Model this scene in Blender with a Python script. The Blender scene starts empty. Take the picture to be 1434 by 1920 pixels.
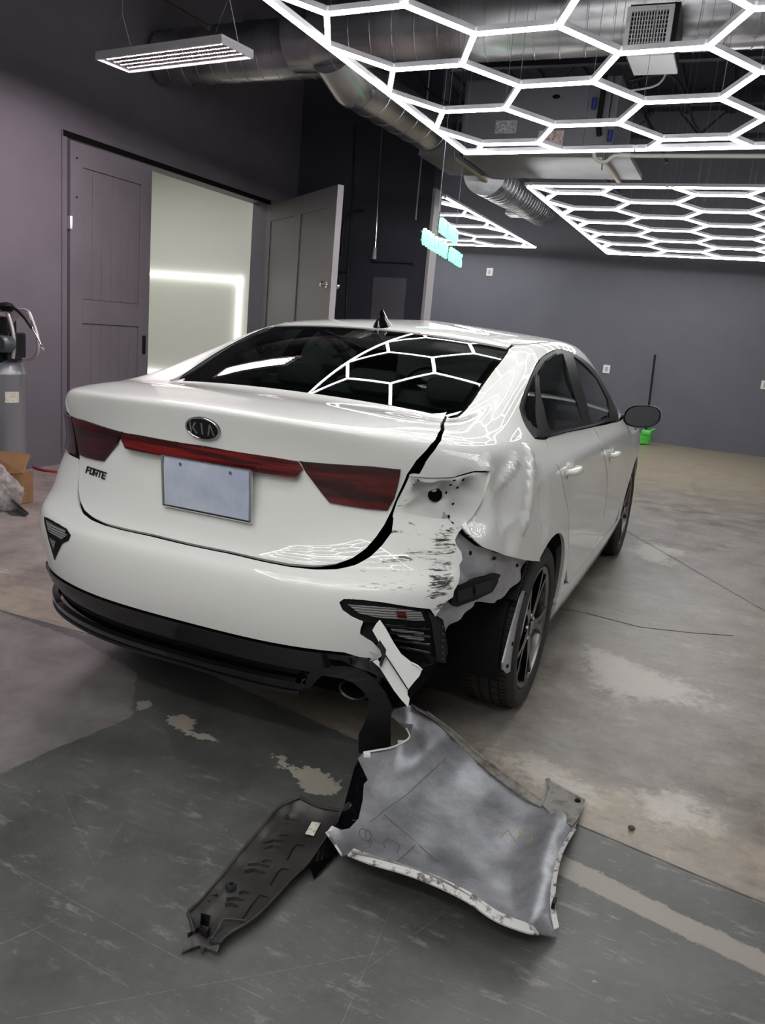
import bpy, bmesh, math, random
import numpy as np
from mathutils import Vector, Matrix, geometry

# ---------------------------------------------------------------- camera, world, exposure
random.seed(7); np.random.seed(7)
SC = bpy.context.scene
COL = SC.collection
PI = math.pi
CAM = np.array([1.424, -1.906, 1.373]); YAW, PITCH, ROLL = [math.radians(a) for a in (22.563, 12.714, 5.161)]
FPX = 1509.87
_cy, _sy, _cp, _sp = math.cos(YAW), math.sin(YAW), math.cos(PITCH), math.sin(PITCH)
_f = np.array([-_sy*_cp, _cy*_cp, -_sp]); _r0 = np.array([_cy, _sy, 0.0]); _u0 = np.cross(_r0, _f)
_r = math.cos(ROLL)*_r0 + math.sin(ROLL)*_u0; _u = -math.sin(ROLL)*_r0 + math.cos(ROLL)*_u0
cd = bpy.data.cameras.new('camera'); cam = bpy.data.objects.new('camera', cd); COL.objects.link(cam)
cd.sensor_fit = 'HORIZONTAL'; cd.sensor_width = 36.0; cd.lens = FPX/1434*36.0; cd.clip_start = 0.02
cam.matrix_world = Matrix(((_r[0], _u[0], -_f[0], CAM[0]), (_r[1], _u[1], -_f[1], CAM[1]), (_r[2], _u[2], -_f[2], CAM[2]), (0, 0, 0, 1)))
SC.camera = cam
W = bpy.data.worlds.new('world'); SC.world = W; W.use_nodes = True
W.node_tree.nodes['Background'].inputs[0].default_value = (0.5, 0.5, 0.6, 1)
W.node_tree.nodes['Background'].inputs[1].default_value = 0.008
SC.view_settings.view_transform = 'Standard'; SC.view_settings.look = 'None'
SC.view_settings.exposure = 0.72; SC.view_settings.gamma = 1.0; SC.view_settings.use_curve_mapping = False
TUBE = 13.0          # strength of the white light tubes
def area(name, loc, rot, sx, sy, power, color=(1, 1, 1)):
    l = bpy.data.lights.new(name, 'AREA'); l.shape = 'RECTANGLE'; l.size = sx; l.size_y = sy; l.energy = power; l.color = color
    o = bpy.data.objects.new(name, l); o.location = loc; o.rotation_euler = rot; COL.objects.link(o); return o

area('rear_fill_light', (1.2, -4.3, 4.4), (math.radians(-28), 0, 0), 4.5, .5, 150, (1, .99, .97))  # unseen fill lamp added behind the camera to brighten the bumper and near floor

# ---------------------------------------------------------------- helpers
def ray(p):
    return _f + _r*((p[0]-717)/FPX) + _u*((960-p[1])/FPX)
def on(p, axis, val):                       # where the view ray meets a plane x/y/z = val
    d = ray(p); i = 'xyz'.index(axis); return CAM + d*((val-CAM[i])/d[i])
def onz(p, z=0.0): return on(p, 'z', z)
def onp(p, P0, n):
    d = ray(p); n = np.array(n, float); return CAM + d*(((np.array(P0)-CAM) @ n)/(d @ n))
def dist(p, t):                             # point on the ray at depth t (metres along the optical axis)
    return CAM + ray(p)*t
def project(P):
    d = np.asarray(P) - CAM; z = d @ _f
    return np.stack([717+FPX*(d @ _r)/z, 960-FPX*(d @ _u)/z], -1), z

def mat(name, col, rough=0.5, metal=0.0, coat=0.0, spec=0.5, noise=None, bump=None, emit=None, emit_s=0, coat_rough=0.03, aniso=0):
    m = bpy.data.materials.new(name); m.use_nodes = True; nt = m.node_tree; b = nt.nodes['Principled BSDF']
    b.inputs['Base Color'].default_value = (*col, 1); b.inputs['Roughness'].default_value = rough; b.inputs['Metallic'].default_value = metal
    b.inputs['Coat Weight'].default_value = coat; b.inputs['Coat Roughness'].default_value = coat_rough; b.inputs['Specular IOR Level'].default_value = spec
    if emit: b.inputs['Emission Color'].default_value = (*emit, 1); b.inputs['Emission Strength'].default_value = emit_s
    if noise or bump:
        tc = nt.nodes.new('ShaderNodeTexCoord')
    if noise:                                # (scale, second colour, low, high)
        n = nt.nodes.new('ShaderNodeTexNoise'); n.inputs['Scale'].default_value = noise[0]; n.inputs['Detail'].default_value = 8; n.inputs['Roughness'].default_value = 0.65
        nt.links.new(tc.outputs['Object'], n.inputs['Vector'])
        r = nt.nodes.new('ShaderNodeValToRGB'); r.color_ramp.elements[0].position = noise[2]; r.color_ramp.elements[1].position = noise[3]
        r.color_ramp.elements[0].color = (*col, 1); r.color_ramp.elements[1].color = (*noise[1], 1)
        nt.links.new(n.outputs[0], r.inputs[0]); nt.links.new(r.outputs[0], b.inputs['Base Color'])
    if bump:                                 # (scale, strength, distance)
        n2 = nt.nodes.new('ShaderNodeTexNoise'); n2.inputs['Scale'].default_value = bump[0]; n2.inputs['Detail'].default_value = 6
        nt.links.new(tc.outputs['Object'], n2.inputs['Vector'])
        bp = nt.nodes.new('ShaderNodeBump'); bp.inputs['Strength'].default_value = bump[1]; bp.inputs['Distance'].default_value = bump[2]
        nt.links.new(n2.outputs[0], bp.inputs['Height']); nt.links.new(bp.outputs[0], b.inputs['Normal'])
    return m
def glass_mat(name, tint, refl=1.0, ior=1.5, diffuse=None):
    m = bpy.data.materials.new(name); m.use_nodes = True; nt = m.node_tree; nt.nodes.clear()
    out = nt.nodes.new('ShaderNodeOutputMaterial'); tr = nt.nodes.new('ShaderNodeBsdfTransparent'); gl = nt.nodes.new('ShaderNodeBsdfGlossy')
    tr.inputs[0].default_value = (*tint, 1); gl.inputs['Roughness'].default_value = 0.0; gl.inputs[0].default_value = (refl, refl, refl, 1)
    fr = nt.nodes.new('ShaderNodeFresnel'); fr.inputs[0].default_value = ior; mx = nt.nodes.new('ShaderNodeMixShader')
    nt.links.new(fr.outputs[0], mx.inputs[0]); nt.links.new(tr.outputs[0], mx.inputs[1]); nt.links.new(gl.outputs[0], mx.inputs[2])
    nt.links.new(mx.outputs[0], out.inputs[0]); return m

def obj(name, me, m=None, parent=None, smooth=False, **props):
    if isinstance(me, bmesh.types.BMesh):
        bm = me; me = bpy.data.meshes.new(name); bmesh.ops.recalc_face_normals(bm, faces=bm.faces) if props.pop('recalc', True) else None
        bm.to_mesh(me); bm.free()
    props.pop('recalc', None)
    if m is not None:
        for mm in (m if isinstance(m, (list, tuple)) else [m]): me.materials.append(mm)
    if smooth:
        me.polygons.foreach_set('use_smooth', [True]*len(me.polygons))
        if smooth is not True: me.set_sharp_from_angle(angle=math.radians(smooth))
    o = bpy.data.objects.new(name, me); COL.objects.link(o)
    if parent is not None:
        o.parent = parent; o.matrix_parent_inverse = Matrix.Translation(-Vector(parent.location)) if parent.rotation_euler.z == 0 else parent_inv(parent)
    for k, v in props.items(): o[k] = v
    return o
def parent_inv(p):
    return (Matrix.Translation(p.location) @ p.rotation_euler.to_matrix().to_4x4()).inverted()
def thing(name, label, cat, loc=(0, 0, 0), group=None):
    o = bpy.data.objects.new(name, None); o.empty_display_size = 0.1; COL.objects.link(o); o.location = loc
    o['label'] = label; o['category'] = cat
    if group: o['group'] = group
    return o
def tag(o, label, cat, group=None):
    o['label'] = label; o['category'] = cat
    if group: o['group'] = group
    return o
def struct(o): o['kind'] = 'structure'; return o

def add_box(bm, c, s, M=None, bev=0, mi=0):
    r = bmesh.ops.create_cube(bm, size=1.0); vs = r['verts']
    for v in vs: v.co = Vector((v.co.x*s[0], v.co.y*s[1], v.co.z*s[2]))
    fs = set(f for v in vs for f in v.link_faces)
    for f in fs: f.material_index = mi
    if bev:
        es = list(set(e for v in vs for e in v.link_edges))
        r2 = bmesh.ops.bevel(bm, geom=es, offset=bev, segments=2, affect='EDGES', profile=0.5)
        vs = list(set(v for f in r2['faces'] for v in f.verts) | set(v for v in vs if v.is_valid))
    for v in vs:
        co = v.co.copy()
        if M is not None: co = M @ co
        v.co = co + Vector(c)
    return vs
def box(name, lo, hi, m, parent=None, bev=0, **k):
    bm = bmesh.new(); lo = np.array(lo, float); hi = np.array(hi, float)
    add_box(bm, (lo+hi)/2, np.abs(hi-lo), bev=bev); return obj(name, bm, m, parent, **k)
def frames(path):
    P = [Vector(p) for p in path]; T = []
    for i in range(len(P)):
        t = (P[min(i+1, len(P)-1)]-P[max(i-1, 0)]); T.append(t.normalized())
    ref = Vector((0, 0, 1)) if abs(T[0].z) < 0.9 else Vector((1, 0, 0))
    n = T[0].cross(ref).normalized(); F = []
    for t in T:
        n = (n - t*n.dot(t)).normalized(); F.append((n.copy(), t.cross(n).normalized()))
    return P, T, F
def add_tube(bm, path, r, seg=10, caps=True, closed=False):
    P, T, F = frames(path); rings = []
    rr = r if isinstance(r, (list, tuple)) else [r]*len(P)
    for p, (a, b), q in zip(P, F, rr):
        rings.append([bm.verts.new(p + (a*math.cos(2*PI*k/seg) + b*math.sin(2*PI*k/seg))*q) for k in range(seg)])
    n = len(rings)
    for i in range(n if closed else n-1):
        A, B = rings[i], rings[(i+1) % n]
        for k in range(seg):
            bm.faces.new((A[k], A[(k+1) % seg], B[(k+1) % seg], B[k]))
    if caps and not closed:
        bm.faces.new(rings[0]); bm.faces.new(rings[-1][::-1])
def tube(name, path, r, m, parent=None, seg=10, smooth=60, **k):
    bm = bmesh.new(); add_tube(bm, path, r, seg); return obj(name, bm, m, parent, smooth=smooth, **k)
def add_lathe(bm, prof, seg, M, closed=False, mi=0):       # prof: (radius, height) ; axis local z
    rings = []
    for (r, h) in prof:
        rings.append([bm.verts.new(M @ Vector((r*math.cos(2*PI*k/seg), r*math.sin(2*PI*k/seg), h))) for k in range(seg)] if r > 1e-6 else [bm.verts.new(M @ Vector((0, 0, h)))])
    n = len(rings)
    for i in range(n if closed else n-1):
        A, B = rings[i], rings[(i+1) % n]
        for k in range(seg):
            a = A[k % len(A)]; b = A[(k+1) % len(A)]; c = B[(k+1) % len(B)]; d = B[k % len(B)]
            vs = []
            for v in (a, b, c, d):
                if v not in vs: vs.append(v)
            if len(vs) > 2:
                f = bm.faces.new(vs); f.material_index = mi
def catmull(pts, n=8, closed=False):
    P = [np.array(p, float) for p in pts]; N = len(P); out = []
    rng = N if closed else N-1
    for i in range(rng):
        if closed: p0, p1, p2, p3 = P[(i-1) % N], P[i], P[(i+1) % N], P[(i+2) % N]
        else: p0, p1, p2, p3 = P[max(i-1, 0)], P[i], P[i+1], P[min(i+2, N-1)]
        for k in range(n):
            t = k/n; out.append(0.5*((2*p1)+(-p0+p2)*t+(2*p0-5*p1+4*p2-p3)*t*t+(-p0+3*p1-3*p2+p3)*t**3))
    if not closed: out.append(P[-1])
    return out
def slab(name, pts, thick, m, parent=None, normal=None, rim=None, smooth=False, **k):
    """polygon (3-D, nearly planar) with real thickness"""
    bm = bmesh.new(); P = [Vector(p) for p in pts]
    if normal is None: normal = geometry.normal(P)
    n = Vector(normal).normalized()*thick
    a = [bm.verts.new(p) for p in P]; b = [bm.verts.new(p - n) for p in P]
    tri = geometry.tessellate_polygon([P])
    for t in tri:
        try: bm.faces.new([a[i] for i in t]); bm.faces.new([b[i] for i in reversed(t)])
        except ValueError: pass
    for i in range(len(P)):
        j = (i+1) % len(P); bm.faces.new((a[i], a[j], b[j], b[i]))
    return obj(name, bm, m, parent, smooth=smooth, **k)
# ---------------------------------------------------------------- car body surface: a spline net, u round the car from the rear centre, v from the sill up to the roof
# the back window is one bent pane: h(a, b) above the plane through its corners
PC, PE1, PE2, PN = np.array([0, 1.019, 1.228]), np.array([1., 0, 0]), np.array([0, .9516, .3073]), np.array([0, -.3073, .9516])
PK = [.0, .01, -.17, -.14, .07]
def _h(a, b): return PK[0]+PK[1]*b+PK[2]*a*a+PK[3]*b*b+PK[4]*a*a*b
PK[0] = -(_h(.584, -.335)+_h(.545, .335))/2
def pane(a, b): return tuple(PC+a*PE1+b*PE2+_h(a, b)*PN)
def pane_fn(u, v):
    Q = S0(u, v)[0]-PC; a, b = Q @ PE1, Q @ PE2; P = PC+a[..., None]*PE1+b[..., None]*PE2+_h(a, b)[..., None]*PN
    n = PN-(2*PK[2]*a+2*PK[4]*a*b)[..., None]*PE1-(PK[1]+2*PK[3]*b+PK[4]*a*a)[..., None]*PE2; return P, n/np.linalg.norm(n, axis=-1, keepdims=True)
def rows():
    R = []
    yS = [.62, .88, 1.2, 1.6, 2.1, 2.6, 3.1, 3.5, 3.9]
    def side(z, xs): return [(x, y, z) for x, y in zip(xs, yS)]
    R.append([(0, .15, .22), (.25, .15, .22), (.45, .17, .225), (.60, .21, .23), (.70, .29, .235), (.77, .42, .235)] + side(.18, [.80, .83, .84, .845, .85, .85, .85, .83, .80]) + [(.72, 4.28, .2), (.45, 4.45, .2), (0, 4.52, .2)])
    R.append([(0, .06, .31), (.25, .065, .31), (.45, .09, .315), (.62, .15, .32), (.735, .25, .32), (.80, .40, .31)] + side(.27, [.84, .865, .875, .878, .878, .877, .875, .87, .85]) + [(.76, 4.32, .3), (.47, 4.52, .3), (0, 4.60, .3)])
    R.append([(0, .005, .455), (.25, .012, .455), (.45, .04, .46), (.63, .11, .465), (.75, .23, .46), (.815, .40, .44)] + side(.37, [.86, .883, .89, .886, .884, .883, .883, .885, .868]) + [(.79, 4.33, .4), (.5, 4.55, .4), (0, 4.63, .4)])
    R.append([(0, -.018, .56), (.25, -.01, .56), (.45, .02, .562), (.64, .09, .565), (.765, .215, .56), (.828, .39, .54)] + side(.49, [.868, .892, .9, .893, .889, .887, .888, .893, .878]) + [(.81, 4.34, .5), (.52, 4.56, .5), (0, 4.64, .5)])
    R.append([(0, -.012, .665), (.25, -.005, .665), (.45, .025, .665), (.645, .095, .665), (.77, .215, .66), (.832, .39, .645)] + side(.60, [.87, .897, .905, .898, .893, .891, .893, .9, .885]) + [(.82, 4.34, .6), (.53, 4.55, .6), (0, 4.63, .6)])
    R.append([(0, .045, .70), (.25, .052, .70), (.45, .082, .70), (.632, .145, .71), (.76, .245, .72), (.832, .395, .72)] + side(.71, [.869, .896, .904, .899, .896, .894, .894, .898, .883]) + [(.82, 4.32, .68), (.53, 4.53, .68), (0, 4.61, .68)])
    R.append([(0, .075, .79), (.25, .085, .79), (.44, .12, .79), (.615, .185, .80), (.748, .265, .80), (.828, .405, .80)] + side(.80, [.866, .891, .898, .898, .896, .894, .891, .892, .875]) + [(.80, 4.31, .72), (.51, 4.52, .73), (0, 4.60, .73)])
    R.append([(0, .085, .88), (.25, .095, .88), (.43, .13, .88), (.60, .20, .88), (.73, .29, .88), (.82, .42, .88)] + side(.875, [.86, .885, .892, .894, .893, .891, .887, .885, .863]) + [(.77, 4.33, .745), (.47, 4.50, .75), (0, 4.58, .75)])
    R.append([(0, .085, .985), (.25, .095, .985), (.43, .13, .985), (.61, .185, .985), (.725, .275, .98), (.80, .41, .97)] + [(x,y,z) for x,y,z in zip([.845, .876, .885, .888, .888, .886, .881, .874, .845],yS,[.94,.94,.94,.94,.935,.93,.91,.875,.84])] + [(.72, 4.36, .77), (.42, 4.49, .77), (0, 4.56, .77)])
    R.append([(0, .062, 1.085), (.25, .07, 1.083), (.42, .10, 1.078), (.595, .165, 1.07), (.70, .26, 1.06), (.765, .39, 1.05), (.81, .60, 1.035), (.842, .87, 1.00), (.858, 1.2, .985), (.862, 1.6, .978), (.862, 2.1, .972), (.862, 2.6, .965), (.862, 3.1, .945), (.852, 3.55, .90), (.815, 4.0, .86), (.69, 4.36, .80), (.38, 4.48, .785), (0, 4.54, .785)])
    R.append([(0, .105, 1.112), (.24, .115, 1.110), (.405, .145, 1.104), (.565, .215, 1.098), (.66, .31, 1.092), (.72, .44, 1.085), (.772, .66, 1.078), (.812, .90, 1.048), (.828, 1.2, 1.036), (.832, 1.6, 1.030), (.832, 2.1, 1.022), (.832, 2.6, 1.012), (.838, 3.12, .98), (.812, 3.6, .93), (.76, 4.0, .895), (.62, 4.30, .86), (.33, 4.42, .84), (0, 4.46, .84)])
    R.append([(0, .37, 1.128), (.22, .38, 1.127), (.39, .40, 1.123), (.52, .44, 1.117), (.605, .50, 1.113), (.672, .60, 1.112), (.728, .76, 1.125), (.775, .95, 1.10), (.803, 1.2, 1.088), (.808, 1.6, 1.080), (.808, 2.1, 1.070), (.808, 2.6, 1.056), (.817, 3.15, 1.005), (.775, 3.52, .965), (.68, 3.84, .95), (.5, 3.98, .965), (.25, 4.05, .965), (0, 4.06, .967)])
    R.append([(0, .694, 1.131), (.2, .695, 1.131), (.37, .698, 1.130), (.51, .703, 1.129), (.595, .72, 1.128), (.65, .80, 1.148), (.695, .92, 1.182), (.735, 1.08, 1.176), (.765, 1.28, 1.165), (.772, 1.62, 1.160), (.772, 2.1, 1.150), (.770, 2.58, 1.130), (.787, 3.12, 1.05), (.74, 3.38, 1.01), (.64, 3.5, 1.01), (.45, 3.58, 1.035), (.22, 3.62, 1.04), (0, 3.63, 1.042)])
    R.append([(0, 1.014, 1.243), (.19, 1.015, 1.241), (.355, 1.018, 1.238), (.488, 1.022, 1.233), (.572, 1.032, 1.230), (.622, 1.08, 1.243), (.665, 1.15, 1.254), (.700, 1.26, 1.258), (.722, 1.42, 1.262), (.728, 1.7, 1.264), (.726, 2.1, 1.260), (.722, 2.5, 1.245), (.722, 2.88, 1.19), (.68, 3.05, 1.20), (.58, 3.14, 1.21), (.4, 3.2, 1.22), (.2, 3.23, 1.225), (0, 3.24, 1.226)])
    R.append([(0, 1.33, 1.354), (.18, 1.331, 1.352), (.33, 1.333, 1.347), (.45, 1.336, 1.340), (.54, 1.34, 1.334), (.59, 1.38, 1.338), (.615, 1.44, 1.345), (.632, 1.52, 1.351), (.642, 1.7, 1.362), (.648, 1.9, 1.37), (.65, 2.12, 1.373), (.648, 2.4, 1.366), (.63, 2.62, 1.348), (.57, 2.72, 1.358), (.48, 2.76, 1.375), (.33, 2.79, 1.388), (.17, 2.8, 1.395), (0, 2.8, 1.397)])
    R.append([(0, 1.50, 1.408), (.13, 1.50, 1.407), (.24, 1.52, 1.403), (.33, 1.54, 1.398), (.40, 1.57, 1.393), (.44, 1.62, 1.394), (.465, 1.68, 1.396), (.48, 1.76, 1.399), (.485, 1.86, 1.403), (.485, 2.0, 1.406), (.485, 2.15, 1.407), (.48, 2.32, 1.403), (.46, 2.42, 1.400), (.40, 2.48, 1.403), (.32, 2.52, 1.408), (.22, 2.54, 1.412), (.1, 2.55, 1.415), (0, 2.55, 1.416)])
    R.append([(0, 1.85, 1.434), (.02, 1.85, 1.434), (.04, 1.86, 1.434), (.06, 1.87, 1.433), (.08, 1.88, 1.433), (.1, 1.9, 1.433), (.11, 1.92, 1.433), (.12, 1.95, 1.433), (.12, 2.0, 1.433), (.12, 2.05, 1.433), (.12, 2.1, 1.433), (.12, 2.16, 1.433), (.11, 2.2, 1.433), (.1, 2.22, 1.432), (.08, 2.24, 1.432), (.06, 2.25, 1.432), (.03, 2.26, 1.432), (0, 2.26, 1.432)])
    R.append([(0, 1.97, 1.436), (.0, 1.97, 1.436), (0, 1.98, 1.436), (0, 1.98, 1.436), (0, 1.99, 1.436), (0, 2.0, 1.436), (0, 2.0, 1.436), (0, 2.01, 1.436), (0, 2.02, 1.436), (0, 2.05, 1.436), (0, 2.07, 1.436), (0, 2.09, 1.436), (0, 2.1, 1.436), (0, 2.11, 1.436), (0, 2.12, 1.436), (0, 2.13, 1.436), (0, 2.14, 1.436), (0, 2.15, 1.436)])
    for k, (xs_, b0, db) in {12: ([0, .2, .37, .51, .590], -.335, -.075), 13: ([0, .19, .355, .488, .570], 0.0, -.06), 14: ([0, .18, .33, .45, .545], .335, -.06)}.items():
        for i, a in enumerate(xs_): R[k][i] = pane(a, b0+db*(1-(a/xs_[-1])**2))
    return np.array(R, float).transpose(1, 0, 2)        # [u, v, xyz]
NET = rows(); NU, NV = NET.shape[:2]
def pad(P):
    mir = lambda a: a*np.array([-1, 1, 1])
    P = np.concatenate([mir(P[1:2]), P, mir(P[-2:-1])], 0)
    return np.concatenate([2*P[:, :1]-P[:, 1:2], P, 2*P[:, -1:]-P[:, -2:-1]], 1)
CTRL = NET.copy()
for _ in range(3):
    Q = pad(CTRL); K = (Q[:-2]+4*Q[1:-1]+Q[2:])/6; K = (K[:, :-2]+4*K[:, 1:-1]+K[:, 2:])/6
    CTRL = CTRL + 0.75*(NET-K); CTRL[0, :, 0] = 0; CTRL[-1, :, 0] = 0
PAD = pad(CTRL)
def bas(t):
    return np.stack([(1-t)**3, 3*t**3-6*t**2+4, -3*t**3+3*t**2+3*t+1, t**3], -1)/6
def dbas(t):
    return np.stack([-3*(1-t)**2, 9*t**2-12*t, -9*t**2+6*t+3, 3*t**2], -1)/6
def _ev(u, v, bu, bv, iu, iv):
    out = np.zeros(u.shape+(3,))
    for a in range(4):
        for b in range(4):
            out += (bu[..., a]*bv[..., b])[..., None]*PAD[iu+a, iv+b]
    return out
def S0(u, v):
    u = np.asarray(u, float); v = np.asarray(v, float); s = np.sign(u); s = np.where(s == 0, 1, s); ua = np.clip(np.abs(u), 0, NU-1); vc = np.clip(v, 0, NV-1)
    iu = np.clip(ua.astype(int), 0, NU-2); iv = np.clip(vc.astype(int), 0, NV-2); fu = ua-iu; fv = vc-iv
    bu, bv, du, dv = bas(fu), bas(fv), dbas(fu), dbas(fv)
    P = _ev(u, v, bu, bv, iu, iv); Du = _ev(u, v, du, bv, iu, iv); Dv = _ev(u, v, bu, dv, iu, iv)
    m = np.stack([s, np.ones_like(s), np.ones_like(s)], -1)
    n = np.cross(Du, Dv); n /= np.linalg.norm(n, axis=-1, keepdims=True)+1e-12
    return P*m, n*m, Du, Dv
def dents(P, n, u):                          # the struck right rear quarter: folds and hollows pushed into the sheet
    d = np.zeros(P.shape[:-1])
    for (c, L, w, amp, wid) in DENTS:
        c = np.array(c); w_ = np.array(w, float); L_ = np.array(L, float)
        q = P-c; a = (q @ L_)/(L_ @ L_); a = np.clip(a, 0, 1); r = np.linalg.norm(q-a[..., None]*L_, axis=-1)
        t = np.clip(1-r/wid, 0, 1); d += amp*t*t*(3-2*t)*(0.35+0.65*np.sin(PI*np.clip(a, 0.08, 0.92))) if w[0] == 0 else amp*t
    return np.where(np.asarray(u) > 3.2, d, 0)
DENTS = []
def S(u, v):
    P, n, _, _ = S0(u, v)
    if DENTS:
        P = P + n*dents(P, n, u)[..., None]
    return P, n
def Sn(u, v):                                # position and normal, damage included
    P, n = S(u, v)
    if DENTS:
        h = 0.01; A, _ = S(np.asarray(u)+h, v); B, _ = S(u, np.asarray(v)+h)
        A0, _ = S(np.asarray(u)-h, v); B0, _ = S(u, np.asarray(v)-h); m = np.cross(A-A0, B-B0); L = np.linalg.norm(m, axis=-1, keepdims=True)
        m = m/(L+1e-12); m *= np.sign((m*n).sum(-1, keepdims=True)+1e-9); n = np.where((L > 1e-9) & (np.abs(np.asarray(u))[..., None] > .05), m, n)
    return P, n
_gu = np.arange(-NU+1, NU-1+1e-6, .05); _gv = np.arange(0, NV-1+1e-6, .05)
GU, GV = np.meshgrid(_gu, _gv, indexing='ij'); GP, GN, _, _ = S0(GU, GV); GX, GZ = project(GP)
GFRONT = ((CAM-GP)*GN).sum(-1) > 0
def uvpx(p, side=1):                         # pixel of the photograph -> (u, v) on the surface
    d = np.hypot(GX[..., 0]-p[0], GX[..., 1]-p[1]) + np.where(GFRONT, 0, 12) + np.where(GU*side < -0.2, 1e5, 0) + np.where(np.abs(GU) > 14.5, 1e4, 0)
    i = np.unravel_index(np.argmin(d), d.shape); u, v = GU[i], GV[i]
    best = (u, v, d[i])
    for _ in range(6):
        h = 1e-3; q = [project(S0(np.array([a]), np.array([b]))[0])[0][0] for a, b in ((u, v), (u+h, v), (u, v+h))]
        J = np.stack([(q[1]-q[0])/h, (q[2]-q[0])/h], -1); r = np.array(p)-q[0]
        e = np.linalg.norm(r)
        if e < best[2]: best = (u, v, e)
        if abs(np.linalg.det(J)) < 1e-3: break
        du = np.linalg.solve(J, r); du = np.clip(du, -.15, .15); u += du[0]; v = min(max(v+du[1], 0), NV-1)
    return best[0], best[1]
def uvyz(y, z, x_near=0.88, u0=None):        # side point by (y, z)
    m = (GU > 4.5) & (GU < 15); d = np.where(m, np.hypot(GP[..., 1]-y, GP[..., 2]-z), 1e9); i = np.unravel_index(np.argmin(d), d.shape); u, v = GU[i], GV[i]
    for _ in range(6):
        h = 1e-3; q = [S0(np.array([a]), np.array([b]))[0][0][1:] for a, b in ((u, v), (u+h, v), (u, v+h))]
        J = np.stack([(q[1]-q[0])/h, (q[2]-q[0])/h], -1)
        if abs(np.linalg.det(J)) < 1e-7: break
        du = np.linalg.solve(J, np.array([y, z])-q[0]); u += du[0]; v += du[1]
    return u, v
def pxs(L, side=1): return [uvpx(p, side) for p in L]
def dens(poly, step=.12, closed=True):
    out = []; N = len(poly)
    for i in range(N if closed else N-1):
        a = np.array(poly[i]); b = np.array(poly[(i+1) % N]); k = max(1, int(np.ceil(np.linalg.norm(b-a)/step)))
        for j in range(k): out.append(tuple(a+(b-a)*j/k))
    if not closed: out.append(tuple(poly[-1]))
    return out
def smooth_uv(poly, n=4, closed=True): return [tuple(p) for p in catmull(poly, n, closed)]
def inpoly(P, poly):
    x, y = P[:, 0], P[:, 1]; c = np.zeros(len(P), bool); Q = np.array(poly); j = len(Q)-1
    for i in range(len(Q)):
        xi, yi, xj, yj = Q[i][0], Q[i][1], Q[j][0], Q[j][1]
        if yi != yj:
            c ^= ((yi > y) != (yj > y)) & (x < (xj-xi)*(y-yi)/(yj-yi)+xi)
        j = i
    return c
def tri_uv(outer, holes, step):
    outer = dens(outer, step); holes = [dens(h, step) for h in holes]
    pts = list(outer); edges = [(i, (i+1) % len(outer)) for i in range(len(outer))]
    for h in holes:
        o = len(pts); pts += h; edges += [(o+i, o+(i+1) % len(h)) for i in range(len(h))]
    nb = len(pts); A = np.array(outer); lo, hi = A.min(0), A.max(0)
    g = np.stack(np.meshgrid(np.arange(np.floor(lo[0]/step)*step, hi[0]+step, step), np.arange(np.floor(lo[1]/step)*step, hi[1]+step, step), indexing='ij'), -1).reshape(-1, 2)
    keep = inpoly(g, outer)
    for h in holes: keep &= ~inpoly(g, h)
    g = g[keep]; B = np.array(pts)
    if len(g):
        d = np.concatenate([np.min(np.linalg.norm(g[i:i+500, None]-B[None], axis=-1), axis=1) for i in range(0, len(g), 500)]); g = g[d > step*.45]
    V = [Vector(p) for p in pts] + [Vector(p) for p in g]
    r = geometry.delaunay_2d_cdt(V, edges, [], 0, 1e-6)
    UV = np.array([tuple(p) for p in r[0]]); F = np.array([f for f in r[2] if len(f) == 3])
    c = UV[F].mean(1); k = inpoly(c, outer)
    for h in holes: k &= ~inpoly(c, h)
    return UV, F[k]
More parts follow.
